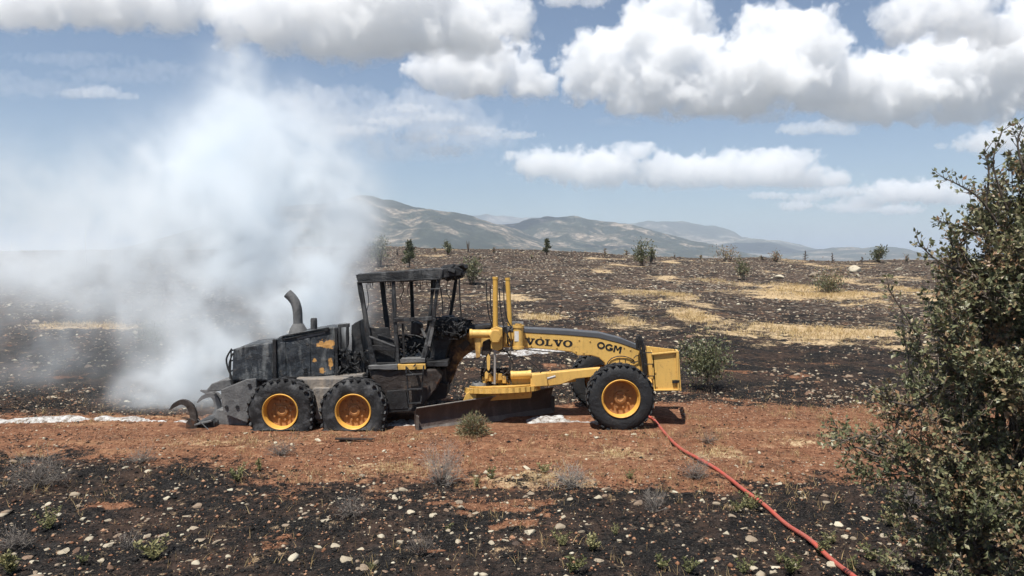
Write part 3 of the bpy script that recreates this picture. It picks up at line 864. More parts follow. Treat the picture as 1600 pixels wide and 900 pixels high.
slab('fan_shroud', M['burnt_dark'], [(536, 575), (531, 566), (533, 556), (541, 552), (548, 556), (549, 567), (545, 575)], HOOD_Y + .02, 0.06, bevel=0.01)
# rear grille, rear face of the hood
gr = MB()
for k in range(7):
    y = HOOD_Y + 0.08 + k * (hood_d - .16) / 6
    a = P(360.5, 548, HOOD_Y); b = P(359, 596, HOOD_Y)
    gr.tube([(a[0] - .02, y, a[2]), (b[0] - .03, y, b[2])], 0.014, 6)
for zz in (549, 565, 581, 595):
    a = P(360, zz, HOOD_Y); gr.tube([(a[0] - .02, HOOD_Y + .05, a[2]), (a[0] - .02, HOOD_Y + hood_d - .05, a[2])], 0.016, 6)
gr.build('rear_grille', M['burnt'], G, smooth=True)
hose([(362, 545), (354, 560), (356, 575), (361, 588), (358, 597)], .018, HOOD_Y + .05, 'burnt')
hose([(364, 552), (358, 568), (360, 582), (364, 596)], .014, HOOD_Y + .01, 'burnt')
# exhaust, caps
EY = YC - 0.15
ex = MB().tube(smooth_path([P(466, 516, EY), P(465.5, 500, EY), P(464.5, 484, EY), P(461, 472, EY), P(455, 464, EY), P(449, 458.5, EY)], 5), 0.098, 20, cap=False)
ex.tube(smooth_path([P(466, 516, EY), P(465.5, 500, EY), P(464.5, 484, EY), P(461, 472, EY), P(455, 464, EY), P(449, 458.5, EY)], 5), 0.088, 20, cap=True)
exo = ex.build('exhaust_stack', M['ash_steel'], G, smooth=True)
c = P(466, 512, EY)
mb = MB(); mb.tube([(c[0], EY, c[2] - .12), (c[0], EY, c[2] - .02), (c[0], EY, c[2] + .09)], [.20, .17, .105], 20)
mb.build('exhaust_flange', M['ash_steel'], exo, smooth=True)
c = P(490.5, 512, EY - .1)
MB().tube([(c[0], EY - .1, c[2] - .1), (c[0], EY - .1, c[2] + .17), (c[0], EY - .1, c[2] + .20)], [.068, .068, .055], 16).build('air_precleaner', M['burnt'], G, smooth=True, angle=30)

# ---------------------------------------------------------------- road grader: ripper
RY = YC - 0.75
slab('ripper_bracket', M['ash_steel'], [(345, 609), (384, 593), (400, 591.5), (401, 612), (388, 632), (387, 661), (350, 647), (346, 630)], RY - .15, 0.06, bevel=0.012)
slab('ripper_bracket', M['ash_steel'], [(345, 609), (384, 593), (400, 591.5), (401, 612), (388, 632), (387, 661), (350, 647), (346, 630)], RY + 1.5, 0.06, bevel=0.012)
rb = bpy.data.objects['ripper_bracket']
for (a, b) in ((390, 602), (371, 636), (354, 636)):
    c = P(a, b, RY - .155); MB().lathe([(.035, .01), (.035, -.02), (.001, -.02)], c, 10).build('bolt', M['burnt_dark'], rb, smooth=True, angle=30)
slab('ripper_linkage', M['ash_steel'], [(322, 610), (330, 600), (346, 594), (358, 593), (362, 604), (350, 610), (334, 612)], RY + .1, 0.9, bevel=0.02)
slab('ripper_beam', M['ash_steel'], [(338, 640), (352, 640), (386, 655), (386, 668), (345, 668), (333, 657)], RY - .02, 1.5, bevel=0.02)
def shank(pts, widths, Y, thick, name='ripper_shank', mat='ash_steel'):
    """hooked ripper tooth: a flat curved bar tapering to its tip"""
    q = smooth_path([P(a, b, Y) for a, b in pts], 5)
    ws = np.interp(np.linspace(0, 1, len(q)), np.linspace(0, 1, len(widths)), widths)
    mb = MB(); vs = []
    for i, p in enumerate(q):
        d = (q[min(i + 1, len(q) - 1)] - q[max(i - 1, 0)]).normalized()
        n = Vector((-d.z, 0, d.x))
        th = thick * (0.35 + 0.65 * min(1, ws[i] / max(widths)))
        for sx, sy in ((-1, -1), (1, -1), (1, 1), (-1, 1)):
            vs.append(p + n * ws[i] * sx / 2 + Vector((0, sy * th / 2, 0)))
    fs = []
    for i in range(len(q) - 1):
        for k in range(4): fs.append((i * 4 + k, (i + 1) * 4 + k, (i + 1) * 4 + (k + 1) % 4, i * 4 + (k + 1) % 4))
    fs += [(0, 1, 2, 3), tuple(len(vs) - 4 + k for k in (3, 2, 1, 0))]
    mb.add(vs, fs)
    return mb.build(name, M[mat], G, bevel=0.008)
shank([(265, 640.5), (273, 633), (285, 628), (296, 633), (302, 645), (303, 660), (300, 672)], [.012, .085, .105, .125, .135, .14, .16], RY - .25, .085, mat='burnt_rust')
shank([(308, 629.5), (317, 621), (330, 617), (338, 624), (341, 637), (337, 650), (334, 658)], [.012, .08, .10, .12, .13, .13, .12], RY + .45, .085)
shank([(313, 610), (325, 613), (337, 617), (345, 624)], [.02, .10, .13, .14], RY + .95, .085)
slab('shank_socket', M['burnt_rust'], [(289, 677), (290, 661), (296, 653), (305, 657), (309, 677)], RY - .32, 0.22, bevel=0.015)
slab('ripper_toolbar', M['burnt'], [(303, 676), (306, 660), (330, 655), (336, 660), (335, 673), (320, 677)], RY - .22, 0.9, bevel=0.015)
MB().box(P(322, 657.5, RY - .1), (.34, .42, .035), (0, -0.22, 0.1)).build('toolbar_plate', M['ash_steel'], G, bevel=0.006)
hose([(309, 655), (322, 668), (334, 678)], .010, RY - .4, 'ash_steel')

def warp(names, strength, size, level=4):
    """heat-buckled sheet metal"""
    tx = bpy.data.textures.new('buckle', 'CLOUDS'); tx.noise_scale = size; tx.noise_depth = 2
    for nm in names:
        for o in [q for q in bpy.data.objects if q.name.split('.')[0] == nm and q.type == 'MESH']:
            s_ = o.modifiers.new('split', 'SUBSURF'); s_.subdivision_type = 'SIMPLE'; s_.levels = s_.render_levels = level
            d_ = o.modifiers.new('buckle', 'DISPLACE'); d_.texture = tx; d_.strength = strength; d_.mid_level = 0.5; d_.texture_coords = 'LOCAL'
# ---------------------------------------------------------------- road grader: burnt cab
CF = YC + 0.80                   # far side of the cab
cab = slab('cab_roof', M['burnt'], [(555, 431), (556, 428.5), (689, 419), (692, 421), (690, 436.5), (640, 439), (559, 442)], CAB_Y, CF - CAB_Y, bevel=0.02)
# hollow the roof look: dark lining below the roof
slab('roof_rail', M['burnt_dark'], [(559, 442.5), (559, 440), (690, 434.5), (690, 437)], CAB_Y - .02, 0.10, bevel=0.008)
def post(a, b, w, Y, d=0.09, mat='burnt', name='cab_post'):
    return MB().bar(P(*a, Y), P(*b, Y), w, d).build(name, M[mat], G, bevel=0.010)
# near side
post((561.5, 440), (584, 572), .09, CAB_Y + .05, .10)
post((614.5, 436), (617, 499), .07, CAB_Y + .05, .08)
post((617.5, 498), (622, 570), .08, CAB_Y + .05, .08)
post((686, 432), (677, 500), .07, CAB_Y + .05, .08)
post((678, 497), (659, 570), .10, CAB_Y + .05, .09)
post((680, 434), (667, 520), .05, CAB_Y + .12, .06)
# far side: the tops are given where the roof edge meets them
def far_post(pt, pb, w, nm='cab_post'):
    x0, _, _ = P(pt, 440, CF); x1, _, _ = P(pb, 510, CF)
    zt = P(600, 438, CAB_Y)[2] - 0.03
    zb = P(600, 572, CAB_Y)[2]
    zm = P(pb, 512, CF)[2]
    k = (zt - zb) / (zt - zm)
    return MB().bar((x0, CF - .05, zt), (x0 + (x1 - x0) * k, CF - .05, zb), w, .09).build(nm, M['burnt_dark'], G, bevel=.01)
far_post(597, 606, .10); far_post(643, 646, .075); far_post(713, 701, .07)
far_post(676, 673, .05)
# rear panel below the rear window and side sheet
slab('rear_panel', M['burnt_dark'], [(573, 512), (606, 512), (616, 540), (618, 572), (585, 572)], CAB_Y + .14, 0.05, bevel=.01)
MB().bar(P(577, 525.5, CAB_Y + .0), P(617, 541, CAB_Y + .0), .022, .03).build('grab_rail', M['ash_steel'], G)
MB().bar(P(590, 523, CAB_Y + .12), P(616, 531, CAB_Y + .12), .02, .03).build('grab_rail', M['burnt'], G)
slab('side_sheet', M['burnt'], [(573, 528), (577, 526), (590, 572), (580, 572)], CAB_Y - .015, 0.02, bevel=.004)
MB().bar(P(578, 543, CAB_Y + .02), P(618, 545, CAB_Y + .02), .10, .04).build('rear_sill', M['burnt_dark'], G, bevel=.008)
MB().bar(P(615, 500.5, CAB_Y + .02), P(675, 497.5, CAB_Y + .02), .075, .06).build('door_rail', M['burnt'], G, bevel=.008)
MB().bar(P(672, 451.5, CAB_Y - .02), P(688, 450.5, CAB_Y - .02), .016, .02).build('mirror_arm', M['ash_steel'], G)
rod('mirror_pole', M['burnt_dark'], [(717.5, 434), (718.5, 465), (721, 502)], .016, CAB_Y + .1)
rod('wiper_arm', M['burnt_dark'], [(688.5, 450), (691, 470), (692, 492)], .013, CAB_Y + .1)
# collapsed front of the roof
lump = MB()
rr = random.Random(9)
for k in range(46):
    a, b = rr.uniform(689, 721), rr.uniform(419, 433)
    c = P(a, b, rr.uniform(CAB_Y + .1, CF - .1))
    lump.box(c, (rr.uniform(.07, .2), rr.uniform(.1, .35), rr.uniform(.04, .10)), (rr.uniform(-.7, .7), rr.uniform(-.6, .6), rr.uniform(-.8, .8)))
lump.prism(XZ(CAB_Y + .05, [(688, 420), (716, 417.5), (722, 422), (720, 431), (705, 433), (690, 435)]), CAB_Y + .05, CF - .08)
lump.build('sagged_roof_visor', M['burnt_dark'], G, bevel=.01)
MB().bar(P(718, 429.5, CAB_Y + .2), P(729, 425, CAB_Y + .2), .03, .05).build('lamp_bracket', M['burnt_dark'], G)
drip = MB()
for k in range(44):
    a = rr.uniform(562, 716); L = rr.uniform(2, 15)
    top = P(a, 440 if a < 690 else 432, CAB_Y + rr.choice((.02, .3, 1.2, 1.6)))
    drip.tube([top, (top[0] + rr.uniform(-.02, .02), top[1], top[2] - L * .0127)], rr.uniform(.004, .011), 5)
tag(drip.build('melted_trim', M['burnt_dark'], G), kind='stuff')
# inside: seat, console, steering column, wiring
seat = slab('operator_seat', M['burnt_rust'], [(641, 523), (642, 506), (648, 503), (657, 507), (658, 522), (650, 525)], YC - .25, .45, bevel=.03)
slab('seat_cushion', M['burnt_dark'], [(634, 545), (636, 531), (661, 528), (668, 534), (666, 546)], YC - .3, .55, seat, bevel=.03)
wire_nest('seat_springs', M['burnt'], 622, 668, 524, 560, YC - .45, .6, 60, .012, 12, seat)
slab('console', M['burnt_dark'], [(672, 572), (676, 512), (684, 498), (702, 497), (720, 508), (737, 515), (712, 522), (700, 545), (694, 572)], YC - .45, .9, bevel=.03)
wire_nest('console_wiring', M['burnt'], 672, 728, 496, 530, YC - .72, 1.1, 80, .012, 14)
wire_nest('hanging_wiring', M['burnt_dark'], 690, 740, 500, 520, YC - .5, .7, 24, .010, 15)
rod('steering_column', M['burnt'], [(668, 560), (676, 530), (671, 510)], .035, YC - .3)
c = P(670, 510, YC - .3)
sw = MB()
pts = []
for k in range(25):
    t = 2 * math.pi * k / 24
    pts.append((c[0] + .19 * math.cos(t) * .55, c[1] + .19 * math.sin(t), c[2] + .19 * math.cos(t) * .8))
sw.tube(pts, .016, 7, cap=False); sw.tube([pts[0], pts[12]], .012, 6); sw.tube([pts[6], pts[18]], .012, 6)
sw.build('steering_wheel', M['burnt_dark'], G, smooth=True)
MB().bar(P(659, 513, YC - .5), P(665, 527, YC - .5), .05, .03).build('control_lever', M['ash_steel'], G)
MB().bar(P(676, 512, CAB_Y + .0), P(670, 541, CAB_Y + .0), .06, .03).build('door_stay', M['ash_steel'], G)
MB().bar(P(629, 505, CAB_Y + .1), P(632, 560, CAB_Y + .1), .035, .05).build('door_frame', M['burnt_dark'], G)
# platform, tank and steps
slab('cab_floor', M['burnt_dark'], [(578, 573), (584, 567), (700, 564), (700, 573)], CAB_Y + .04, CF - CAB_Y - .08, bevel=.01)
slab('door_sill', M['ash_steel'], [(625, 563), (627, 560), (664, 560), (664, 566), (626, 568)], CAB_Y - .05, .25, bevel=.008)
slab('platform_edge', M['yellow_dirty'], [(622, 578), (621, 570), (664.5, 569), (665, 577)], CAB_Y - .10, .10, bevel=.006)
slab('platform_edge', M['ash_steel'], [(576, 577), (576, 571.5), (620.5, 570), (621.5, 578)], CAB_Y - .10, .10, bevel=.006)
slab('fuel_tank', M['burnt_rust'], [(577, 579), (681, 577.5), (690, 590), (681, 610), (664, 628), (661, 641), (600, 644), (590, 620)], CAB_Y - .04, .65, bevel=.03)
tank = bpy.data.objects['fuel_tank']
slab('battery_box', M['burnt_dark'], [(603, 641), (604, 611), (634, 609), (638, 639)], CAB_Y - .10, .10, tank, bevel=.012)
slab('tank_flange', M['burnt_dark'], [(590, 641), (664, 637), (664, 641), (592, 646)], CAB_Y - .09, .25, tank, bevel=.008)
slab('frame_bracket', M['burnt_rust'], [(686, 603), (686, 578), (696, 576), (699, 603)], NECK_Y - .10, .12, bevel=.01)
lad = MB()
LY = CAB_Y - .22
for a, b in (((634.5, 572), (639, 632)), ((662, 571), (657.5, 630))):
    lad.bar(P(*a, LY), P(*b, LY), .028, .045)
for a, b in (((635.5, 585.5), (660.5, 584.5)), ((637, 608.5), (659, 607.5)), ((639, 630), (658, 629))):
    lad.bar(P(*a, LY), P(*b, LY), .024, .14)
lad.bar(P(636, 574, LY), P(643, 585, LY), .02, .03)
lad.bar(P(648, 571, LY + .1), P(648, 571, LY), .03, .06)
lad.build('step_ladder', M['burnt'], G, bevel=.004)

# ---------------------------------------------------------------- road grader: neck (front frame)
neck_top = [(736, 517.5), (779, 512.5), (818, 515), (889, 518.5), (935, 522.5), (968, 531), (999, 543)]
neck_bot = [(1003, 571), (990, 580), (949, 578), (945, 567), (936, 559), (924, 555.5), (903, 555.5), (893, 550), (860, 546.5), (818, 543), (779, 542.5), (752, 543), (736, 549), (724, 559), (715, 571), (708, 592), (704, 600), (688, 601), (686, 570), (693, 545), (711, 528)]
neck = slab('neck_frame', M['yellow'], neck_top + neck_bot, NECK_Y, 0.40, bevel=.015)
cap_top = [(770, 511), (818, 512.8), (889, 516.3), (936, 520.2), (970, 528.7), (1000.5, 541)]
cap_bot = [(1000.5, 548), (968, 536.3), (935, 528.2), (889, 524), (818, 519.8), (770, 517)]
slab('neck_cap', M['grey_cap'], cap_top + cap_bot, NECK_Y - .012, .424, bevel=.012)
slab('neck_web', M['yellow'], [(735, 545), (722, 557), (709, 575), (700, 590), (706, 560), (716, 540), (730, 532)], NECK_Y - .02, .03, neck, bevel=.006)
slab('gusset', M['burnt_rust'], [(716, 541), (728, 530), (735, 536), (724, 548)], NECK_Y - .035, .02, neck, bevel=.004)
slab('cowl', M['burnt_dark'], [(690, 524), (720, 512), (772, 506), (772, 512), (735, 517), (704, 533)], NECK_Y - .05, .5, bevel=.015)
slab('front_plate', M['yellow_clean'], [(950, 578), (948, 572), (954, 563), (965, 558.5), (980, 559), (992, 564), (1001, 566), (1001, 584)], NECK_Y - .03, .03, neck, bevel=.006)
hose([(947.5, 575), (950, 566), (957, 559.5), (968, 556.5), (980, 558), (991, 563)], .012, NECK_Y - .05)
for a in (968, 977, 989):
    MB().bar(P(a, 561.5, NECK_Y - .04), P(a, 565.5, NECK_Y - .04), .012, .02).build('bolt_pin', M['burnt_dark'], neck)
slab('front_axle', M['yellow_dirty'], [(950, 640), (948, 610), (960, 600), (982, 600), (994, 610), (992, 640)], YN + .45, 1.6, bevel=.03)
slab('axle_pedestal', M['yellow_dirty'], [(944, 578), (1003, 574), (1000, 612), (950, 612)], NECK_Y + .02, .36, bevel=.02)
# lettering
def put_letter(name, quads, origin, ux, uz, Y, parent):
    """quads: polygons in letter units (0..1 wide, 0..1 high), raised 3 mm from the plate"""
    mb = MB()
    for poly in quads:
        pl = [(origin[0] + ux[0] * u + uz[0] * v, origin[1] + ux[1] * u + uz[1] * v) for u, v in poly]
        mb.prism(pl, Y - .003, Y + .001)
    return mb.build(name, M['black_paint'], parent)
def ring(ow, oh, iw, ih, a0=0, a1=360, n=28):
    qs = []
    for k in range(n):
        t0, t1 = R(a0 + (a1 - a0) * k / n), R(a0 + (a1 - a0) * (k + 1) / n)
        qs.append([(.5 + ow * math.cos(t0), .5 + oh * math.sin(t0)), (.5 + ow * math.cos(t1), .5 + oh * math.sin(t1)),
                   (.5 + iw * math.cos(t1), .5 + ih * math.sin(t1)), (.5 + iw * math.cos(t0), .5 + ih * math.sin(t0))])
    return qs
L_V = [[(.06, .90), (.42, .90), (.66, .0), (.44, .0)], [(.66, .0), (.44, .0), (.74, .90), (.90, .90)], [(-.04, 1), (.50, 1), (.50, .86), (-.04, .86)], [(.60, 1), (1.02, 1), (1.02, .86), (.60, .86)]]
L_O = ring(.52, .52, .24, .38)
L_L = [[(.16, .06), (.46, .06), (.46, .94), (.16, .94)], [(.0, 1), (.62, 1), (.62, .88), (.0, .88)], [(.0, 0), (.95, 0), (.95, .13), (.0, .13)], [(.80, .10), (.95, .10), (.95, .38), (.88, .38)]]
S_O = ring(.52, .52, .30, .28)
S_G = ring(.52, .52, .30, .28, 40, 330) + [[(.55, .52), (1.0, .52), (1.0, .33), (.55, .33)], [(.80, .40), (1.0, .40), (1.0, .18), (.84, .12)]]
S_M = [[(0, 0), (.22, 0), (.22, 1), (0, 1)], [(.78, 0), (1, 0), (1, 1), (.78, 1)], [(.05, 1), (.30, 1), (.58, .34), (.42, .34)], [(.95, 1), (.70, 1), (.42, .34), (.58, .34)]]
def word(seq, p0, p1, h, gap, Y, parent):
    """letters between the pixels p0 (lower left) and p1 (lower right), h pixels high"""
    a, b = Vector(P(*p0, Y)), Vector(P(*p1, Y))
    d = b - a; tot = d.length; d.normalize()
    up = Vector((-d.z, 0, d.x)) * (h * Y / FPX)
    wsum = sum(w for _, _, w in seq) + gap * (len(seq) - 1)
    s = tot / wsum; pos = 0.0
    for nm, q, w in seq:
        o = a + d * (pos * s)
        put_letter(nm, q, (o.x, o.z), (d.x * w * s, d.z * w * s), (up.x, up.z), Y, parent)
        pos += w + gap
word([('letter', L_V, 1.0), ('letter', L_O, 1.0), ('letter', L_L, .85), ('letter', L_V, 1.0), ('letter', L_O, 1.0)], (820.5, 538.2), (894, 542.2), 10.2, .06, NECK_Y - .003, neck)
word([('letter', S_O, 1.0), ('letter', S_G, 1.0), ('letter', S_M, 1.0)], (932, 543.5), (969.5, 552.3), 10.6, .10, NECK_Y - .003, neck)

# lift cylinders, saddle, hoses
SY = NECK_Y - .30
def cylinder(name, a, b, r, Y, mat='tube_yellow', Y2=None, parent=G):
    q0, q1 = Vector(P(*a, Y)), Vector(P(*b, Y2 or Y))
    d = (q1 - q0).normalized()
    mb = MB().tube([q0, q1], r, 18)
    mb.tube([q0, q0 + d * .05], r * 1.14, 18); mb.tube([q1 - d * .05, q1], r * 1.14, 18)
    return mb.build(name, M[mat], parent, smooth=True, angle=40)
c1 = cylinder('lift_cylinder', (774, 432.5), (774, 519), .052, SY)
c2 = cylinder('lift_cylinder', (793, 434), (797.5, 520), .052, NECK_Y + .72)
rod('cylinder_rod', M['chrome'], [(774, 519), (773, 600)], .026, SY, parent=c1)
rod('cylinder_rod', M['chrome'], [(797, 519), (797, 596)], .026, NECK_Y + .72, parent=c2)
slab('lift_saddle', M['yellow_dirty'], [(767, 545), (767, 514), (776, 510), (785, 514), (785, 545), (778, 548)], SY - .06, .36, bevel=.015)
cylinder('swing_cylinder', (734, 521.5), (770, 521.5), .085, SY, 'yellow_clean')
slab('swing_bracket', M['yellow'], [(741, 528), (752, 528), (750, 558), (744, 560)], SY - .02, .12, bevel=.01)
slab('knuckle', M['yellow_dirty'], [(764, 524), (770, 515), (780, 516), (784, 526), (779, 536), (769, 536)], SY - .16, .12, bevel=.02)
slab('swing_link', M['burnt_rust'], [(752, 556), (754, 535), (765, 530), (770, 545), (764, 556)], SY + .05, .2, bevel=.02)
can = cylinder('accumulator', (810, 508), (810, 545), .105, NECK_Y - .13, 'yellow_clean')
c = P(808.5, 525, NECK_Y - .13)
lb = MB()
for k in range(6):
    t0, t1 = R(235 + k * 14), R(235 + (k + 1) * 14)
    r = .108
    lb.add([(c[0] + r * math.cos(t), c[1] + r * math.sin(t), c[2] + dz) for t in (t0, t1) for dz in (-.10, .11)], [(0, 1, 3, 2)])
lb.build('sticker', M['label_white'], can)
cylinder('accumulator_neck', (810, 506), (810, 511), .06, NECK_Y - .13, 'yellow_dirty', parent=can)
slab('pipe_clamp', M['ash_steel'], [(800, 508), (800, 503), (818, 503), (818, 508)], NECK_Y - .05, .12, bevel=.01)
for pts in ([(760, 441), (761, 470), (764, 492), (770, 512), (776, 530)], [(766, 446), (767, 480), (772, 510), (783, 540)],
            [(780, 450), (782, 480), (786, 505), (790, 520)], [(787, 440), (788, 475), (793, 500), (800, 512)]):
    hose(pts, .013, SY + .04)
for pts in ([(800, 512), (790, 511), (786, 525), (785, 545), (778, 548)], [(802, 514), (793, 520), (795, 540), (803, 530)], [(788, 512), (796, 530), (799, 544), (792, 549)], [(784, 513), (781, 532), (788, 549), (800, 545)]):
    hose(pts, .014, NECK_Y - .12)
slab('chain_link', M['yellow_clean'], [(761, 576), (760.5, 558), (763, 553), (766, 558), (765.5, 576), (763, 580)], SY, .03, bevel=.004)

# drawbar, circle and blade
DB = [(796, 587), (853, 583), (938.5, 574.5), (938, 588), (900, 592), (876, 601), (853, 604), (800, 600)]
drawbar = slab('drawbar', M['yellow_clean'], DB, NECK_Y - .02, .20, bevel=.015)
slab('drawbar', M['yellow_dirty'], [(800, 596), (860, 594), (900, 590), (900, 596), (860, 603), (800, 604)], NECK_Y + .25, .16, bevel=.012)
cylinder('sideshift_cylinder', (798, 586), (830, 584.5), .075, NECK_Y - .14, 'yellow_clean')
slab('drawbar_socket', M['yellow_clean'], [(829, 605), (829, 586), (854, 583), (856, 603)], NECK_Y - .20, .2, bevel=.012)
rod('sideshift_rod', M['chrome'], [(854, 592), (868, 588)], .028, NECK_Y - .15)
slab('drawbar_lug', M['yellow_clean'], [(858, 585), (859, 579), (861, 579), (862, 585)], NECK_Y, .05, bevel=.004)
cz = P(785, 607, YC)[2]
cx = P(785, 607, YC)[0]
RC = .78
circ = MB()
seg = 72
vs, fs = [], []
for k in range(seg):
    t = 2 * math.pi * k / seg
    rt = RC + (.025 if (k % 2) else 0.0)
    for r, z in ((RC - .16, .05), (rt, .05), (rt, -.05), (RC - .16, -.05)):
        vs.append((cx + r * math.cos(t), YC + r * math.sin(t), cz + z - 0.045 * math.cos(t) * 0))
for k in range(seg):
    k2 = (k + 1) % seg
    for i in range(4): fs.append((k * 4 + i, k2 * 4 + i, k2 * 4 + (i + 1) % 4, k * 4 + (i + 1) % 4))
circ.add(vs, fs)
tilt = Matrix.Translation((cx, YC, cz)) @ Matrix.Rotation(R(-6.5), 4, 'X') @ Matrix.Rotation(R(-2), 4, 'Y') @ Matrix.Translation((-cx, -YC, -cz))
circ.v = [tuple(tilt @ Vector(v)) for v in circ.v]
circle = circ.build('blade_circle', M['yellow_dirty'], G)
MB().tube([tilt @ Vector((cx, YC, cz + .055)), tilt @ Vector((cx, YC, cz + .085))], [RC * .9, RC * .9], 40).build('circle_cover', M['yellow_dirty'], circle, bevel=.01)
MB().tube([(cx - .45, YC - .2, cz + .11), (cx - .45, YC - .2, cz + .17)], [.2, .18], 20).build('circle_motor', M['ash_steel'], circle, bevel=.01)
wire_nest('valve_cluster', M['burnt_rust'], 752, 796, 576, 602, SY + .1, .6, 46, .014, 21)
vb = MB(); rr = random.Random(33)
for k in range(14):
    vb.box(P(rr.uniform(755, 795), rr.uniform(588, 602), SY + rr.uniform(.1, .6)), (rr.uniform(.06, .14), rr.uniform(.06, .14), rr.uniform(.08, .2)), (0, 0, rr.uniform(0, 1)))
vb.build('valve_block', M['yellow_dirty'], G, bevel=.008)
slab('chain_link', M['yellow_clean'], [(758, 592), (757.5, 583), (760, 580), (763, 584), (762, 592)], SY + .02, .03, bevel=.004)
# moldboard: curved plate from the near end A to the far end B
A = Vector((P(650, 672, 14.42)[0], 14.42, -.05)); B = Vector((P(863.5, 645, 16.0)[0], 16.0, .03))
ax = (B - A).normalized(); hn = Vector((ax.y, -ax.x, 0)).normalized()      # faces the camera and the nose
def blade_sheet(h0, h1, off0, n=9, thick=.03, bulge=.085):
    mb = MB(); vs = []
    for P0 in (A, B):
        hgt = .475 if P0 is A else .535
        for j in range(n):
            t = h0 + (h1 - h0) * j / (n - 1)
            c = bulge * (4 * (t - .5) ** 2 - .6)
            vs.append(P0 + hn * (c + off0) + Vector((0, 0, t * hgt)))
        for j in range(n - 1, -1, -1):
            t = h0 + (h1 - h0) * j / (n - 1)
            c = bulge * (4 * (t - .5) ** 2 - .6)
            vs.append(P0 + hn * (c + off0 - thick) + Vector((0, 0, t * hgt)))
    m = 2 * n
    fs = [(i, (i + 1) % m, (i + 1) % m + m, i + m) for i in range(m)]
    fs += [tuple(range(m)), tuple(range(2 * m - 1, m - 1, -1))]
    return mb.add(vs, fs)
blade = blade_sheet(0, 1, 0).build('blade', M['blade'], G, smooth=True, angle=40)
lip = MB()
for P0, P1 in ((A, B),):
    lip.tube([P0 + hn * .035 + Vector((0, 0, .482)), P1 + hn * .035 + Vector((0, 0, .542))], .013, 8)
lip.build('top_edge', M['tan_steel'], blade, smooth=True)
blade_sheet(-.03, .17, .018, thick=.012).build('cutting_edge', M['edge'], blade, smooth=True, angle=40)
for P0, hg in ((A, .47), (B, .53)):
    MB().box(P0 + hn * .04 + ax * (.015 if P0 is A else -.02) + Vector((0, 0, .19)), (.02, .12, hg * .62), (0, 0, math.atan2(hn.y, hn.x) + math.pi / 2)).build('end_bit', M['edge'], blade)
slab('blade_bracket', M['yellow_dirty'], [(722, 630), (728, 616), (735, 611), (745, 614), (744, 630)], YC - .45, .25, bevel=.01)
slab('blade_bracket', M['yellow_dirty'], [(740, 628), (742, 608), (832, 606), (830, 622)], YC - .30, .7, bevel=.015)
# front box (push block)
FY = YC - .78
fbo = slab('push_block', M['yellow_clean'], [(1018, 555), (1022, 552.5), (1053, 549.5), (1058, 551), (1061.5, 610.5), (1022, 611)], FY, .03, bevel=.006)
BK = FY + 1.35
slab('far_panel', M['yellow_clean'], [(1012, 541), (1054, 546), (1054, 590), (1016, 590)], BK, .03, fbo, bevel=.006)
for nm, a0, a1, b0, b1, w in (('rear_plate', (1019.5, 555), (1023, 610), (1012.5, 540.5), (1016, 588), .03), ('nose_plate', (1057.5, 549), (1061.5, 611), (1054.5, 545.5), (1056, 591), .04)):
    p0, p1, q0, q1 = (Vector(P(*a0, FY)), Vector(P(*a1, FY)), Vector(P(*b0, BK)), Vector(P(*b1, BK)))
    q1.z = p1.z
    dx = Vector((w, 0, 0))
    MB().add([p0, p1, q1, q0, p0 + dx, p1 + dx, q1 + dx, q0 + dx], [(0, 1, 2, 3), (7, 6, 5, 4), (0, 4, 5, 1), (1, 5, 6, 2), (2, 6, 7, 3), (3, 7, 4, 0)]).build(nm, M['yellow_clean'], fbo, bevel=.005)
fl = Vector(P(1022, 609, FY)); fr = Vector(P(1061, 609, FY))
MB().box(((fl.x + fr.x) / 2, (FY + BK) / 2 + .02, fl.z + .02), (fr.x - fl.x, BK - FY - .04, .03)).build('floor_plate', M['yellow_dirty'], fbo)
MB().bar(P(1018, 553.5, FY - .02), P(1058, 549.5, FY - .02), .03, .05).build('top_flange', M['yellow_clean'], fbo, bevel=.005)
MB().bar(P(1057.5, 551, FY - .02), P(1060, 609, FY - .02), .03, .045).build('edge_flange', M['yellow_clean'], fbo, bevel=.005)
MB().bar(P(1022, 609.5, FY - .02), P(1060, 609, FY - .02), .03, .045).build('bottom_flange', M['yellow_clean'], fbo, bevel=.005)
slab('mount_strip', M['yellow_clean'], [(1010, 541), (1016, 542), (1020, 560), (1022, 592), (1015, 592)], FY + .25, .08, fbo, bevel=.006)
slab('latch', M['burnt_dark'], [(1051, 599), (1051, 594.5), (1062, 594), (1062, 597.5), (1056, 599)], FY - .05, .06, fbo, bevel=.004)
lad2 = MB()
for zz in (551, 569, 587.5):
    lad2.bar(P(1004 + (zz - 551) * .12, zz, FY - .01), P(1019 + (zz - 551) * .1, zz, FY - .01), .016, .03)
lad2.build('mount_pin', M['burnt_dark'], fbo)
slab('mount_arm', M['yellow_clean'], [(1000, 545), (1010, 548), (1014, 590), (1004, 592)], NECK_Y - .05, .5, bevel=.012)
for pts in ([(1009, 586), (1007, 560), (1002, 535), (998, 525), (995, 531), (996, 545)], [(1006, 588), (1003, 560), (999, 540), (997, 527)], [(1010, 584), (1009, 562), (1005, 540), (1001, 526)]):
    hose(pts, .026, NECK_Y - .16)
for pts in ([(990, 560), (994, 556), (998, 556)], [(985, 566), (990, 567), (997, 564)]):
    hose(pts, .010, NECK_Y - .06)

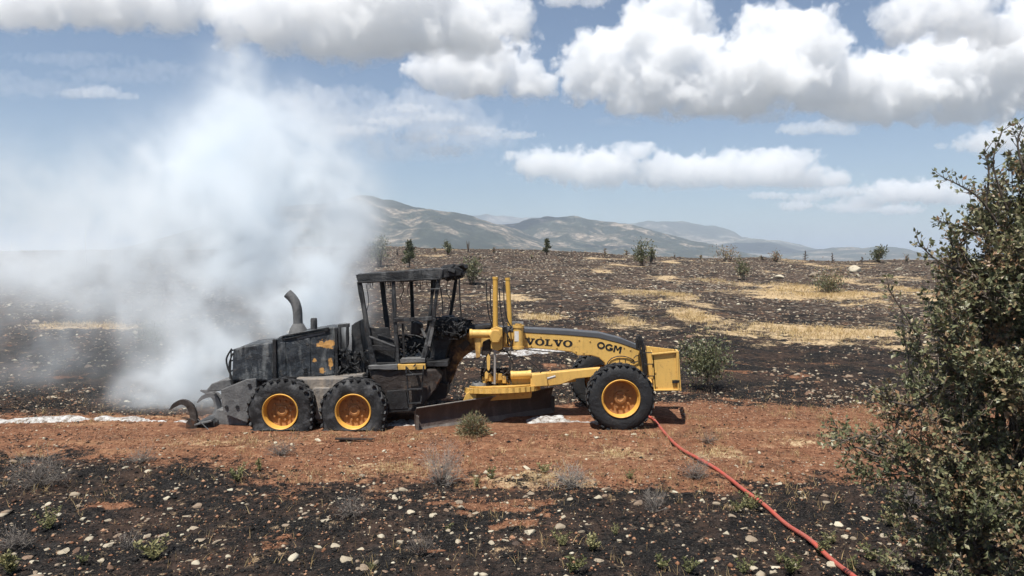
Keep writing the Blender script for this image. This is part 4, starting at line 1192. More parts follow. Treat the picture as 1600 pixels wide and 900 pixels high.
warp(['engine_hood', 'rear_hood', 'door_panel', 'cab_roof', 'firewall', 'rear_panel', 'fuel_tank', 'side_sheet', 'sagged_roof_visor', 'cowl', 'console'], .055, .38)
warp(['cab_post', 'roof_rail', 'door_rail', 'hood_strap', 'hood_rail', 'radiator_frame', 'platform_edge', 'grab_rail', 'step_ladder'], .03, .22, 3)
hose([(700, 436), (698, 455), (704, 470), (699, 488)], .008, CAB_Y + .3, 'burnt_dark')
hose([(640, 440), (637, 455), (641, 470)], .007, CAB_Y + .3, 'burnt_dark')
hose([(628, 441), (631, 452), (626, 466), (629, 478)], .009, CAB_Y + .9, 'burnt_rust')
hose([(572, 444), (576, 470), (573, 486)], .007, CAB_Y + .2, 'burnt_dark')
for pts in ([(822, 546), (850, 549), (880, 552), (900, 560)], [(786, 546), (800, 556), (820, 560), (840, 575), (846, 584)], [(764, 548), (756, 570), (764, 590), (775, 596)], [(792, 548), (802, 570), (798, 586)]):
    hose(pts, .011, NECK_Y - .08)
for a, b in ((826, 526), (845, 526), (905, 531), (922, 533), (975, 543), (985, 547), (900, 549), (912, 551), (870, 543), (830, 540)):
    c = P(a, b, NECK_Y - .002)
    MB().lathe([(.014, .004), (.014, -.012), (.001, -.014)], c, 8).build('bolt', M['yellow_dirty'], neck)
for a, b in ((1022, 558), (1055, 555), (1026, 604), (1056, 604), (1024, 582)):
    c = P(a, b, FY - .002)
    MB().lathe([(.016, .004), (.016, -.012), (.001, -.014)], c, 8).build('bolt', M['yellow_dirty'], fbo)
# ---------------------------------------------------------------- materials of the field
def tint_material(name, stops, rough=0.9, bump=0.5, spec=0.2, scale=18, transl=0.0, mottle=0.35):
    """colour from the per-piece attribute 'tint' plus grain"""
    m, nt, b = new_mat(name)
    tc = nt.n('ShaderNodeTexCoord').outputs['Object']
    a = nt.n('ShaderNodeAttribute', attribute_name='tint').outputs['Fac']
    oi = nt.n('ShaderNodeObjectInfo').outputs['Random']
    n = nt.noise(scale, 5, 0.65, tc)
    v = nt.math('ADD', a, nt.math('MULTIPLY', nt.math('SUBTRACT', n, 0.5), mottle), clamp=True)
    col = nt.ramp(v, stops)
    link(nt, col, b.inputs['Base Color'])
    b.inputs['Roughness'].default_value = rough
    b.inputs['Specular IOR Level'].default_value = spec
    if bump: link(nt, nt.bump(n, bump, 0.01), b.inputs['Normal'])
    if transl:
        t = m.node_tree; out = t.nodes['Material Output']
        tr = nt.n('ShaderNodeBsdfTranslucent', ins={'Color': col})
        mx = nt.n('ShaderNodeMixShader', ins={0: transl}); link(nt, b.outputs[0], mx.inputs[1]); link(nt, tr.outputs[0], mx.inputs[2])
        link(nt, mx.outputs[0], out.inputs['Surface'])
    return m
STONE = tint_material('limestone', [(0.0, (0.05, 0.042, 0.038)), (0.22, (0.17, 0.10, 0.065)), (0.45, (0.24, 0.19, 0.14)), (0.7, (0.36, 0.31, 0.23)), (1.0, (0.50, 0.455, 0.35))], scale=9, mottle=0.75, bump=0.8)
CRUMB = tint_material('soil_crumb', [(0.0, (0.008, 0.008, 0.008)), (0.35, (0.025, 0.022, 0.02)), (0.5, (0.11, 0.05, 0.028)), (0.8, (0.24, 0.115, 0.065)), (1.0, (0.36, 0.21, 0.13))], scale=30)
DRY = tint_material('dry_grass', [(0.0, (0.012, 0.011, 0.010)), (0.3, (0.10, 0.075, 0.045)), (0.6, (0.36, 0.25, 0.12)), (1.0, (0.58, 0.45, 0.24))], bump=0, transl=0.25)
LEAF = tint_material('olive_leaf', [(0.0, (0.020, 0.026, 0.012)), (0.35, (0.070, 0.080, 0.038)), (0.7, (0.155, 0.160, 0.080)), (0.88, (0.25, 0.22, 0.12)), (1.0, (0.27, 0.16, 0.09))], rough=0.42, bump=0, spec=0.45, transl=0.18, mottle=0.1)
WEED = tint_material('weed_leaf', [(0.0, (0.06, 0.07, 0.03)), (0.5, (0.15, 0.16, 0.07)), (1.0, (0.33, 0.30, 0.15))], rough=0.6, bump=0, transl=0.25)
TWIG = tint_material('grey_twig', [(0.0, (0.03, 0.026, 0.024)), (0.5, (0.15, 0.13, 0.115)), (1.0, (0.30, 0.27, 0.24))], bump=0)
BARK = tint_material('bark', [(0.0, (0.03, 0.024, 0.02)), (0.5, (0.10, 0.08, 0.065)), (1.0, (0.2, 0.17, 0.14))], scale=25)

rng = np.random.default_rng(7)
def ico(sub):
    bm = bmesh.new(); bmesh.ops.create_icosphere(bm, subdivisions=sub, radius=1.0)
    v = np.array([x.co[:] for x in bm.verts]); bm.verts.index_update()
    f = np.array([[q.index for q in x.verts] for x in bm.faces]); bm.free()
    return v, f
def stone_shape(sub, seed, rough=0.28):
    v, f = ico(sub)
    r = np.random.default_rng(seed)
    v = v.copy()
    for k in range(11):                                  # chop flat faces
        n = r.normal(size=3); n /= np.linalg.norm(n)
        d = r.uniform(0.42, 0.82)
        over = np.maximum(0, v @ n - d)
        v -= over[:, None] * n
    v *= 1 + rough * (r.random((len(v), 1)) - 0.5) * (0.5 if sub > 1 else 1)
    v *= np.array([1.0, r.uniform(.55, .95), r.uniform(.34, .68)])
    return v, f
def in_view_x(y, pad=1.15): return 0.72 * y * pad + 1.2
def scatter(name, shapes, pos, size, tint, mat, label, cat, sink=0.25):
    """many small pieces as one mesh"""
    n = len(pos)
    which = rng.integers(0, len(shapes), n)
    ang = rng.random(n) * 6.283
    V, F, T = [], [], []
    off = 0
    for s, (sv, sf) in enumerate(shapes):
        ii = np.where(which == s)[0]
        if not len(ii): continue
        c, sn = np.cos(ang[ii]), np.sin(ang[ii])
        x = sv[None, :, 0] * c[:, None] - sv[None, :, 1] * sn[:, None]
        y = sv[None, :, 0] * sn[:, None] + sv[None, :, 1] * c[:, None]
        z = np.repeat(sv[None, :, 2], len(ii), 0)
        w = np.stack([x, y, z], -1) * size[ii, None, None]
        p = pos[ii].copy(); p[:, 2] += size[ii] * (0.5 - sink) * 0.6
        w += p[:, None, :]
        k = len(sv)
        V.append(w.reshape(-1, 3)); T.append(np.repeat(tint[ii], k))
        F.append((sf[None] + (np.arange(len(ii)) * k)[:, None, None] + off).reshape(-1, sf.shape[1]))
        off += len(ii) * k
    o = np_mesh(name, np.concatenate(V), np.concatenate(F), mat)
    vattr(o, 'tint', np.concatenate(T))
    return tag(o, label, cat, kind='stuff')
def rand_ground(n, y0, y1, power=1.0):
    """random ground points inside the wedge in view, denser towards the camera"""
    t = rng.random(n) ** power
    y = y0 + (y1 - y0) * t
    x = (rng.random(n) * 2 - 1) * in_view_x(y)
    return x, y
def ground_points(x, y): return np.stack([x, y, ground_h(x, y)], -1)
def clear_of_machine(x, y):
    return ~((x > -7.0) & (x < 3.6) & (y > YN - .15) & (y < YN + 2.6))

# ---------------------------------------------------------------- stones
n_near, n_far = 17000, 36000
x1, y1 = rand_ground(n_near, 6.6, 19, 0.75)
s1 = np.exp(rng.normal(math.log(.017), .75, n_near))
clump = fbm(x1 * 1.3, y1 * 1.3, 3, 91)
keep = (rng.random(n_near) < sstep(.25, .75, clump) * 1.2 + .12) & clear_of_machine(x1, y1)
x1, y1, s1 = x1[keep], y1[keep], np.clip(s1[keep], .008, .10)
s1 *= np.where(road_mask(x1, y1) > .5, .62, 1.0)
u = rng.random(n_far)
y2 = 17 * (112 / 17.0) ** (u ** 0.82)
x2 = (rng.random(n_far) * 2 - 1) * in_view_x(y2)
s2 = np.clip(np.exp(rng.normal(math.log(.036), .5, n_far)) * (0.8 + y2 / 60), .012, .22)
clump = fbm(x2 * .35, y2 * .35, 4, 95)
keep = (rng.random(n_far) < (sstep(.34, .66, clump) * 1.1 + .07) * (1 - 0.8 * np.clip(grass_mask(x2, y2), 0, 1))) & clear_of_machine(x2, y2) & (road_mask(x2, y2) < .5)
x2, y2, s2 = x2[keep], y2[keep], s2[keep]
# hand-placed large stones, read off the photograph
BIG = [(42, 865, 22), (155, 788, 15), (130, 808, 14), (100, 857, 19), (72, 855, 13), (183, 835, 13), (265, 793, 12), (10, 797, 20), (260, 777, 11), (140, 840, 14), (157, 873, 13), (360, 762, 12), (232, 733, 13), (90, 880, 14),
       (460, 866, 25), (497, 851, 15), (525, 849, 18), (541, 867, 28), (565, 855, 14), (595, 835, 14), (640, 825, 16), (643, 797, 16), (648, 829, 14), (683, 837, 13), (705, 830, 12), (717, 843, 17), (675, 800, 17), (625, 790, 12), (756, 895, 17), (646, 872, 18), (788, 842, 14), (822, 728, 14), (470, 797, 10), (505, 812, 11),
       (828, 828, 20), (880, 805, 12), (934, 872, 17), (986, 766, 14), (935, 774, 13), (893, 862, 10), (846, 803, 9), (980, 836, 10), (1120, 875, 12), (1020, 845, 10), (1098, 780, 11), (1143, 697, 10), (1187, 706, 9),
       (1258, 860, 17), (1299, 815, 15), (1312, 816, 18), (1322, 835, 16), (1335, 839, 13), (1353, 807, 20), (1290, 782, 13), (1382, 835, 15), (1411, 882, 24), (1375, 846, 12), (1404, 847, 13), (1280, 818, 13), (1326, 824, 10), (1388, 848, 11), (1240, 878, 12), (1296, 866, 9), (430, 690, 11), (497, 686, 12), (546, 690, 9), (645, 684, 10), (455, 693, 8), (560, 715, 9), (885, 678, 9), (990, 676, 10), (700, 743, 15), (758, 735, 12), (768, 740, 13), (745, 742, 11), (600, 703, 9), (640, 714, 8)]
bx, by, bs, bt = [], [], [], []
for (px, py, w) in BIG:
    h = hit_ground(px, py + w * .25)
    bx.append(h.x); by.append(h.y); bs.append(w * .62 * h.y / FPX); bt.append(0.80)
X = np.concatenate([bx, x1, x2]); Y = np.concatenate([by, y1, y2]); S = np.concatenate([bs, s1, s2])
TT = np.clip(np.concatenate([np.array(bt) + rng.normal(0, .16, len(bt)), rng.normal(.52, .24, len(x1)), rng.normal(.43, .22, len(x2))]), 0.05, 1.0)
TT[:len(bt)] = np.where(rng.random(len(bt)) < .08, .32, TT[:len(bt)])
proj = S / Y * (np.abs(X / Y) < .69) * (Y > 7.75)
order = np.argsort(-proj)
single, rest = order[:300], order[300:]
pts = ground_points(X, Y)
protos = []
for k in range(12):
    v, f = stone_shape(3, 100 + k, .10)
    v = v.copy()
    w = v * 3.1
    v *= (1 + .10 * (fbm(w[:, 0] + 5 * k, w[:, 1] + w[:, 2] * 1.7, 3, k)[:, None] - .5))
    if k % 2: v, f = stone_shape(2, 100 + k, .16)
    protos.append((v, f))
LANDMARKS = [(690, 750, 'pale grey dead shrub'), (62, 750, 'wide tangled grey shrub'), (1022, 790, 'lone thin dead shrub'), (240, 870, 'straw-yellow weed clump'), (78, 815, 'bushy green weed'), (1200, 800, 'red hose'), (1290, 865, 'red hose'), (1340, 830, 'oak bush'), (1420, 860, 'oak bush'), (548, 800, 'spread-out dead shrub'), (660, 860, 'dark thin twigs'), (890, 752, 'yellowish dry shrub'), (372, 748, 'green weed'), (890, 870, 'tall spindly weed'), (1075, 880, 'leafy weed'), (30, 860, 'flattened grey shrub')]
for n_, i in enumerate(single):
    v, f = protos[n_ % 12]
    me_name = 'stone'
    o = None
    key = 'stone_shape_%d_%d' % (n_ % 12, int(TT[i] * 6))
    me = bpy.data.meshes.get(key)
    if me is None:
        o = np_mesh('stone', v, f, STONE, smooth=True)
        vattr(o, 'tint', np.full(len(v), TT[i])); o.data.name = key
        try: o.data.set_sharp_from_angle(angle=R(38))
        except Exception: pass
    else:
        o = bpy.data.objects.new('stone', me); COL.objects.link(o)
    o.location = (pts[i][0], pts[i][1], pts[i][2] + S[i] * rng.uniform(-.12, .10))
    o.rotation_euler = (rng.normal(0, .15), rng.normal(0, .15), rng.random() * 6.28)
    o.scale = (S[i], S[i] * rng.uniform(.8, 1.1), S[i] * rng.uniform(.8, 1.15))
    px_, py_ = 800 + FPX * X[i] / Y[i], 405 + FPX * CAM_H / Y[i]
    lm = min(LANDMARKS, key=lambda q: (q[0] - px_) ** 2 + 4 * (q[1] - py_) ** 2)[2]
    big = 'large' if S[i] / Y[i] * FPX > 9 else 'small'
    if Y[i] < 17 and road_mask(X[i], Y[i]) <= .5:
        hue = 'brown weathered' if TT[i] < .45 else 'pale limestone'
        tag(o, '%s %s stone on charred soil near the %s' % (big, hue, lm), 'stone', '%s %s stones near the %s' % (big, hue.split()[0], lm))
    elif road_mask(X[i], Y[i]) > .5: tag(o, 'small pale stone lying on the red earth track', 'stone', 'stones on the earth track')
    else:
        zone = 'behind the ripper end' if px_ < 330 else 'seen behind the machine' if px_ < 1010 else 'beyond the grader nose'
        hue = 'brown' if TT[i] < .45 else 'pale'
        tag(o, '%s weathered stone in the burnt field %s' % (hue, zone), 'stone', '%s stones in the burnt field %s' % (hue, zone))
small_shapes = [stone_shape(1, 200 + k, .3) for k in range(8)]
tiny_shapes = [stone_shape(1, 300 + k, .3) for k in range(2)]
v0, f0 = ico(1)
oct_v = np.array([(1, 0, 0), (-.9, .1, 0), (0, 1, .1), (.1, -.9, 0), (0, .1, .8), (0, 0, -.6)], float)
oct_f = np.array([(0, 2, 4), (2, 1, 4), (1, 3, 4), (3, 0, 4), (2, 0, 5), (1, 2, 5), (3, 1, 5), (0, 3, 5)])
def low_shapes(n, seed):
    out = []
    r = np.random.default_rng(seed)
    for k in range(n): out.append((oct_v * (1 + .5 * (r.random((6, 1)) - .5)) * np.array([1, r.uniform(.6, 1), r.uniform(.5, .9)]), oct_f))
    return out
near_i = rest[Y[rest] < 32]; far_i = rest[Y[rest] >= 32]
scatter('scattered_stones', small_shapes, pts[near_i], S[near_i], TT[near_i], STONE, 'small pale stones strewn over the charred ground', 'stones')
scatter('scattered_stones', low_shapes(8, 4), pts[far_i], S[far_i], TT[far_i], STONE, 'pale stones strewn over the distant burnt hillside', 'stones')
# soil crumbs: black on the burnt ground, red on the track
n = 85000
x, y = rand_ground(n, 6.6, 19, .8)
k = clear_of_machine(x, y)
x, y = x[k], y[k]
rd = np.maximum(road_mask(x, y) * rng.uniform(.45, 1.0, len(x)), (earth_mask(x, y) > .55) * .9)
sz = np.clip(np.exp(rng.normal(math.log(.012), .5, len(x))), .004, .045)
ti = np.where(rd > .5, rng.normal(.80, .18, len(x)), np.where(rng.random(len(x)) < .16, rng.normal(.85, .15, len(x)), rng.normal(.16, .14, len(x))))
scatter('soil_crumbs', low_shapes(6, 9), ground_points(x, y), sz, np.clip(ti, 0, 1), CRUMB, 'loose crumbs of red and blackened soil', 'soil')

# ---------------------------------------------------------------- grass blades
def blades(name, x, y, h, lean, width, tint, mat, label, cat):
    n = len(x)
    a = rng.random(n) * 6.283; b = rng.random(n) * 6.283
    base = ground_points(x, y); base[:, 2] -= .01
    wv = np.stack([np.cos(a), np.sin(a), np.zeros(n)], -1) * width[:, None]
    ln = np.stack([np.cos(b), np.sin(b), np.zeros(n)], -1) * (lean * h)[:, None]
    up = np.array([0, 0, 1.0]) * h[:, None]
    V = np.stack([base - wv, base + wv, base + up * .6 + ln * .4 + wv * .7, base + up * .6 + ln * .4 - wv * .7, base + up + ln], 1)
    idx = np.arange(n)[:, None] * 5
    F = np.concatenate([idx + np.array([0, 1, 2]), idx + np.array([0, 2, 3]), idx + np.array([3, 2, 4])])
    o = np_mesh(name, V.reshape(-1, 3), F, mat)
    vattr(o, 'tint', np.repeat(tint, 5))
    return tag(o, label, cat, kind='stuff')
gx, gy = [], []
for (cx_, cy_, rx, ry, s_) in _gp:
    m = int(min(6500, 18 * rx * ry * 3.14 * s_) + 150)
    ax_, ay_ = cx_ + rng.normal(0, .5, m) * rx, cy_ + rng.normal(0, .5, m) * ry
    kk = grass_mask(ax_, ay_) > rng.random(m) * .8
    gx.append(ax_[kk]); gy.append(ay_[kk])
gx, gy = np.concatenate(gx), np.concatenate(gy)
gx = np.repeat(gx, 4) + rng.normal(0, .05, len(gx) * 4); gy = np.repeat(gy, 4) + rng.normal(0, .05, len(gy) * 4)
n = len(gx)
blades('dry_grass', gx, gy, rng.uniform(.05, .22, n) * np.where(gy < 17, .6, 1), rng.uniform(.2, 1.3, n), rng.uniform(.006, .014, n) * np.where(gy < 17, .3, 1), np.clip(rng.normal(.82, .14, n), 0, 1), DRY, 'unburnt straw-yellow grass in scattered patches', 'grass')
# sparse dry grass along the track
n = 4200
x, y = rand_ground(n, 7.5, 17.5, 1.0)
dens = sstep(.50, .66, fbm(x * .8, y * .8, 3, 131)) * (0.22 + road_mask(x, y)) + .5 * np.exp(-((y - 11.5) / .9) ** 2) * (x > -.8) * (x < 4.6)
k = (rng.random(n) < dens) & clear_of_machine(x, y)
x, y = np.repeat(x[k], 9), np.repeat(y[k], 9)
n = len(x)
x = x + rng.normal(0, .045, n); y = y + rng.normal(0, .045, n)
blades('track_grass', x, y, rng.uniform(.03, .16, n), rng.uniform(.2, 1.3, n), rng.uniform(.0018, .004, n), np.clip(rng.normal(.66, .2, n), 0, 1), DRY, 'thin dry grass tufts along the red earth track', 'grass')
# charred stubble
n = 52000
x, y = rand_ground(n, 6.6, 24, .8)
k = (road_mask(x, y) < .4) & (rng.random(n) < sstep(.3, .65, fbm(x * .9, y * .9, 3, 141)))
x, y = x[k], y[k]; n = len(x)
blades('charred_stubble', x, y, rng.uniform(.02, .11, n), rng.uniform(.1, 1.6, n), rng.uniform(.0015, .0038, n), np.clip(np.where(rng.random(n) < .42, rng.normal(.5, .17, n), rng.normal(.10, .08, n)), 0, 1), DRY, 'charred grass stubble standing on the blackened soil', 'stubble')
# ---------------------------------------------------------------- leaves, twigs and trees
def leaf_mesh(name, pos, direc, size, tint, mat, parent=None, wid=0.5, rg=rng):
    """each leaf: a folded four-sided blade along direc"""
    n = len(pos)
    d = direc / np.linalg.norm(direc, axis=1, keepdims=True)
    r = rg.normal(size=(n, 3))
    s = np.cross(d, r); s /= np.linalg.norm(s, axis=1, keepdims=True) + 1e-9
    nn = np.cross(s, d)
    L = size[:, None]
    mid = pos + d * L * .45
    V = np.stack([pos, mid + s * L * wid * .5 + nn * L * .10, pos + d * L - nn * L * .06, mid - s * L * wid * .5 + nn * L * .10, mid], 1)
    i = np.arange(n)[:, None] * 5
    F = np.concatenate([i + np.array(q) for q in ((0, 1, 4), (1, 2, 4), (2, 3, 4), (3, 0, 4))])
    o = np_mesh(name, V.reshape(-1, 3), F, mat, parent)
    vattr(o, 'tint', np.repeat(tint, 5))
    return o
def tube_bundle(name, paths, mat, parent=None, seg=5, tint=.5):
    mb = MB()
    for pts, rs in paths: mb.tube(pts, rs, seg)
    V = np.array(mb.v); 
    me = bpy.data.meshes.new(name); me.from_pydata(mb.v, [], mb.f); me.materials.append(mat)
    me.polygons.foreach_set('use_smooth', [True] * len(me.polygons))
    o = bpy.data.objects.new(name, me); COL.objects.link(o); set_parent(o, parent)
    vattr(o, 'tint', np.full(len(V), tint) + np.random.default_rng(1).normal(0, .12, len(V)))
    return o
def oak_bush():
    Y0 = 6.7
    LB = []
    def l(px, py, rx, rz, ry, Y=Y0, w=1.0):
        c = P(px, py, Y); k = Y / FPX
        LB.append((np.array(c), np.array([rx * k, ry, rz * k]), w))
    l(1600, 335, 45, 75, .35, 6.8, 1.3); l(1655, 300, 60, 120, .45, 6.9, .9)
    l(1585, 425, 66, 70, .5, 6.7, 1.5); l(1545, 480, 74, 65, .5, 6.6, 1.3); l(1620, 510, 100, 125, .7, 6.9, 1.5)
    l(1495, 565, 78, 75, .5, 6.5, .85); l(1575, 395, 50, 50, .4, 6.6, 1.5); l(1530, 430, 48, 42, .35, 6.5, 1.0); l(1475, 520, 55, 45, .4, 6.4, .8); l(1560, 600, 110, 110, .7, 6.7, 1.6); l(1440, 650, 85, 70, .5, 6.5, .9)
    l(1385, 705, 75, 45, .4, 6.5, .75); l(1470, 730, 110, 75, .6, 6.5, 1.2); l(1580, 730, 120, 110, .7, 6.5, 1.6)
    l(1480, 830, 100, 70, .5, 6.3, .8); l(1590, 850, 120, 90, .6, 6.3, 1.2); l(1720, 560, 120, 260, .9, 7.0, 1.6); l(1720, 800, 130, 180, .8, 6.6, 1.2)
    base = np.array([P(1585, 450, 6.9)[0], 6.9, float(ground_h(P(1585, 450, 6.9)[0], 6.9)) - .05])
    root = empty('oak_bush', tuple(base))
    tag(root, 'large evergreen oak bush with small olive leaves beside the red hose', 'bush')
    rg = np.random.default_rng(11)
    paths, starts = [], []
    for (c, r, w) in LB:
        m = base + (c - base) * .5 + np.array([rg.normal(0, .12), rg.normal(0, .12), .15])
        q = smooth_path([base, m, c], 5)
        paths.append((q, list(np.linspace(.034, .007, len(q)))))
    W = np.array([w * r[0] * r[2] for (c, r, w) in LB]); W /= W.sum()
    leaves_p, leaves_d, leaves_s, leaves_t = [], [], [], []
    twigs = []
    def twig(p0, d, length, brown):
        k = int(length / .018)
        bend = rg.normal(0, .35, 3)
        p = p0.copy(); dd = d / np.linalg.norm(d); pts = [p.copy()]
        for j in range(k):
            dd = dd + bend * .045; dd /= np.linalg.norm(dd)
            p = p + dd * .018
            if j % 6 == 5: pts.append(p.copy())
            if j > 2:
                side = np.cross(dd, rg.normal(size=3)); side /= np.linalg.norm(side)
                leaves_p.append(p.copy()); leaves_d.append(dd * .55 + side)
                leaves_s.append(rg.uniform(.032, .062)); leaves_t.append(np.clip((rg.normal(.96, .06) if brown else rg.normal(.76, .16)), 0, 1))
        leaves_p.append(p.copy()); leaves_d.append(dd); leaves_s.append(.042); leaves_t.append(.6)
        pts.append(p.copy())
        twigs.append((pts, list(np.linspace(.0035, .0015, len(pts)))))
    brown_c = [np.array(P(1525, 690, 6.2)), np.array(P(1470, 735, 6.1)), np.array(P(1420, 725, 6.1)), np.array(P(1580, 655, 6.2))]
    for g in range(600):                     # leafy sprays, each a clump with gaps round it
        c, r, w = LB[rg.choice(len(LB), p=W)]
        n = rg.normal(size=3); n /= np.linalg.norm(n)
        cc = c + n * r * rg.uniform(.30, 1.05) ** .6
        if cc[2] < .2: continue
        paths.append((smooth_path([c + rg.normal(0, .06, 3), (c + cc) / 2 + rg.normal(0, .05, 3), cc], 3), list(np.linspace(.011, .005, 7))))
        near_brown = min(np.linalg.norm((cc - b)[[0, 2]]) for b in brown_c) < .2 and rg.random() < .5
        light = rg.normal(0, .09)
        rad = rg.uniform(.07, .17)
        for i in range(int(rg.uniform(8, 20))):
            p0 = cc + rg.normal(0, .45, 3) * rad
            d = n * .7 + np.array([-.15, -.1, .6]) + rg.normal(0, .45, 3)
            k0 = len(leaves_t)
            twig(p0, d, rg.uniform(.09, .30), near_brown)
            for q in range(k0, len(leaves_t)): leaves_t[q] = float(np.clip(leaves_t[q] + light, 0, 1))
    # the long shoots that stand out of the outline
    for pxs in ([(1575, 330), (1560, 290), (1552, 250), (1566, 205)], [(1560, 350), (1530, 310), (1500, 290), (1475, 278)], [(1560, 380), (1515, 360), (1485, 350), (1468, 346)],
                [(1510, 430), (1470, 410), (1450, 395), (1436, 380)], [(1450, 560), (1425, 510), (1400, 470), (1388, 450)], [(1540, 330), (1545, 270), (1538, 240)], [(1600, 270), (1590, 225), (1598, 200)],
                [(1400, 690), (1350, 680), (1318, 690)], [(1500, 420), (1490, 390), (1483, 368)], [(1440, 620), (1425, 585), (1418, 550), (1412, 515)]):
        q = smooth_path([P(a, b, 6.45) for a, b in pxs], 6)
        paths.append((q, list(np.linspace(.011, .004, len(q)))))
        for a_ in range(2, len(q)):
            for _ in range(2):
                dv = np.array((q[a_] - q[a_ - 1])[:]); dv /= np.linalg.norm(dv)
                twig(np.array(q[a_][:]), dv + rg.normal(0, .7, 3), rg.uniform(.04, .13), False)
    tube_bundle('trunk', paths, BARK, root, 6)
    tube_bundle('twigs', twigs, BARK, root, 4, .75)['kind'] = 'stuff'
    cr = leaf_mesh('crown', np.array(leaves_p), np.array(leaves_d), np.array(leaves_s), np.array(leaves_t), LEAF, root, .58, rg)
    print('oak leaves', len(leaves_p))
oak_bush()

def small_tree(name, label, cat, base, height, width, nleaf, leaf, seed, shape='bush', tint=.45, group=None, mat=None, bare=0.0, trunk_r=.05, tspread=.18):
    """trunk with limbs and a loose crown; base on the ground"""
    rg = np.random.default_rng(seed)
    root = empty(name, tuple(base)); tag(root, label, cat, group)
    b = np.array(base, float)
    paths = []
    stem_top = b + np.array([rg.normal(0, .04) * height, 0, height * (.9 if shape == 'cone' else .55)])
    if shape == 'cone': paths.append((smooth_path([b - [0, 0, .08], (b + stem_top) / 2 + rg.normal(0, .02, 3) * height, stem_top], 4), list(np.linspace(trunk_r, trunk_r * .2, 9))))
    lp, ld, tips = [], [], []
    nb = 16 if shape == 'cone' else 13
    for k in range(nb):
        a = rg.random() * 6.283
        if shape == 'cone':
            f = .14 + .82 * k / nb
            o_ = b + (stem_top - b) * f
            L = width * .5 * (1.08 - f) * rg.uniform(.7, 1.25)
            e = o_ + np.array([math.cos(a) * L, math.sin(a) * L, L * .35])
        else:
            o_ = b + np.array([rg.normal(0, .06) * width, rg.normal(0, .06) * width, -.05])
            e = b + np.array([math.cos(a) * width * .42 * rg.uniform(.2, 1.05), math.sin(a) * width * .42 * rg.uniform(.2, 1.05), height * rg.uniform(.35, .95)])
        mid = (o_ + e) / 2 + rg.normal(0, .05, 3) * width
        q = smooth_path([o_, mid, e], 4)
        paths.append((q, list(np.linspace(trunk_r * .55, trunk_r * .14, len(q)))))
        tips.append((mid, e))
    per = max(1, nleaf // nb)
    for (m_, e) in tips:
        t = rg.random(per)[:, None] ** .7
        c = m_ + (e - m_) * t
        sp = (.10 if shape == 'cone' else tspread) * width
        p = c + rg.normal(0, 1, (per, 3)) * sp * np.array([1, 1, .75])
        lp.append(p); ld.append((p - b) * .5 + rg.normal(0, .5, (per, 3)) * height + [0, 0, .3 * height])
    tube_bundle('trunk', paths, BARK, root, 5)
    if nleaf:
        lp, ld = np.concatenate(lp), np.concatenate(ld)
        k = lp[:, 2] > b[2] + .02
        lp, ld = lp[k], ld[k]
        leaf_mesh('crown', lp, ld, rg.uniform(.7, 1.3, len(lp)) * leaf, np.clip(rg.normal(tint, .18, len(lp)), 0, 1), mat or LEAF, root, .55, rg)
    return root
def spot(px, py, fallback=100.0):
    h = hit_ground(px, py)
    if h is None or h.y > 118:
        x = (px - 800) / FPX * fallback
        return Vector((x, fallback, float(ground_h(x, fallback))))
    return h
def tree_px(name, label, cat, px, top, bottom, wpx, nleaf, shape, seed, leafpx=3.2, tint=.45, **kw):
    b = spot(px, bottom)
    k = b.y / FPX
    return small_tree(name, label, cat, b, (bottom - top) * k, wpx * k, nleaf, leafpx * k, seed, shape, tint, trunk_r=min(.10, max(.02, 1.2 * k)), **kw)
tree_px('leafy_shrub', 'loose grey-green shrub behind the yellow nose of the road grader', 'shrub', 1106, 525, 611, 84, 2600, 'bush', 21, 4.2, .50, tspread=.15)
tree_px('leafy_shrub', 'dark shrub half hidden in the drifting smoke', 'shrub', 243, 498, 548, 46, 1100, 'bush', 22, 3.4, .35)
tree_px('young_conifer', 'tallest dark young conifer above the burnt cab', 'tree', 640, 371, 418, 22, 900, 'cone', 23, 3.4, .32)
tree_px('young_conifer', 'small lone conifer on the ridge before the mountain', 'tree', 854, 371, 398, 14, 480, 'cone', 24, 3.0, .3)
tree_px('leafy_shrub', 'broad olive shrub beside the tallest young conifer', 'shrub', 593, 370, 417, 34, 900, 'bush', 25, 3.2, .6)
tree_px('leafy_shrub', 'olive shrub just behind the sagged cab roof', 'shrub', 736, 400, 445, 32, 900, 'bush', 26, 3.2, .55)
tree_px('leafy_tree', 'double-crowned green tree on the ridge above the grader nose', 'tree', 1003, 373, 416, 22, 800, 'bush', 27, 3.0, .5)
tree_px('leafy_shrub', 'slim shrub leaning beside the double-crowned ridge tree', 'shrub', 1017, 378, 412, 14, 300, 'bush', 28, 3.0, .55)
tree_px('leafy_tree', 'round pale tree on the ridge near the oak bush', 'tree', 1373, 383, 410, 24, 700, 'bush', 29, 2.8, .45)
tree_px('leafy_shrub', 'wispy olive shrub on the slope above the dry grass', 'shrub', 1160, 402, 438, 22, 500, 'bush', 30, 2.8, .6)
tree_px('scorched_shrub', 'brown scorched shrub beside the pale boulders', 'shrub', 1298, 412, 456, 44, 700, 'bush', 31, 2.6, .93)
tree_px('leafy_shrub', 'low green shrub under the scorched brown shrub', 'shrub', 1295, 436, 457, 46, 600, 'bush', 32, 3.0, .5)
tree_px('leafy_shrub', 'small ridge shrub between the tallest and the lone conifer', 'shrub', 700, 374, 398, 13, 300, 'bush', 33, 2.8, .5)
tree_px('scorched_shrub', 'pale scorched thicket on the ridge between two trees', 'shrub', 1135, 388, 408, 40, 500, 'bush', 34, 2.2, .95)
tree_px('scorched_shrub', 'reddish scorched bush on the ridge below the far mountain', 'shrub', 1212, 391, 409, 18, 250, 'bush', 35, 2.2, .95)
tree_px('bare_sapling', 'bare leaning sapling below the oak bush shoots', 'tree', 1418, 500, 605, 14, 0, 'cone', 36)
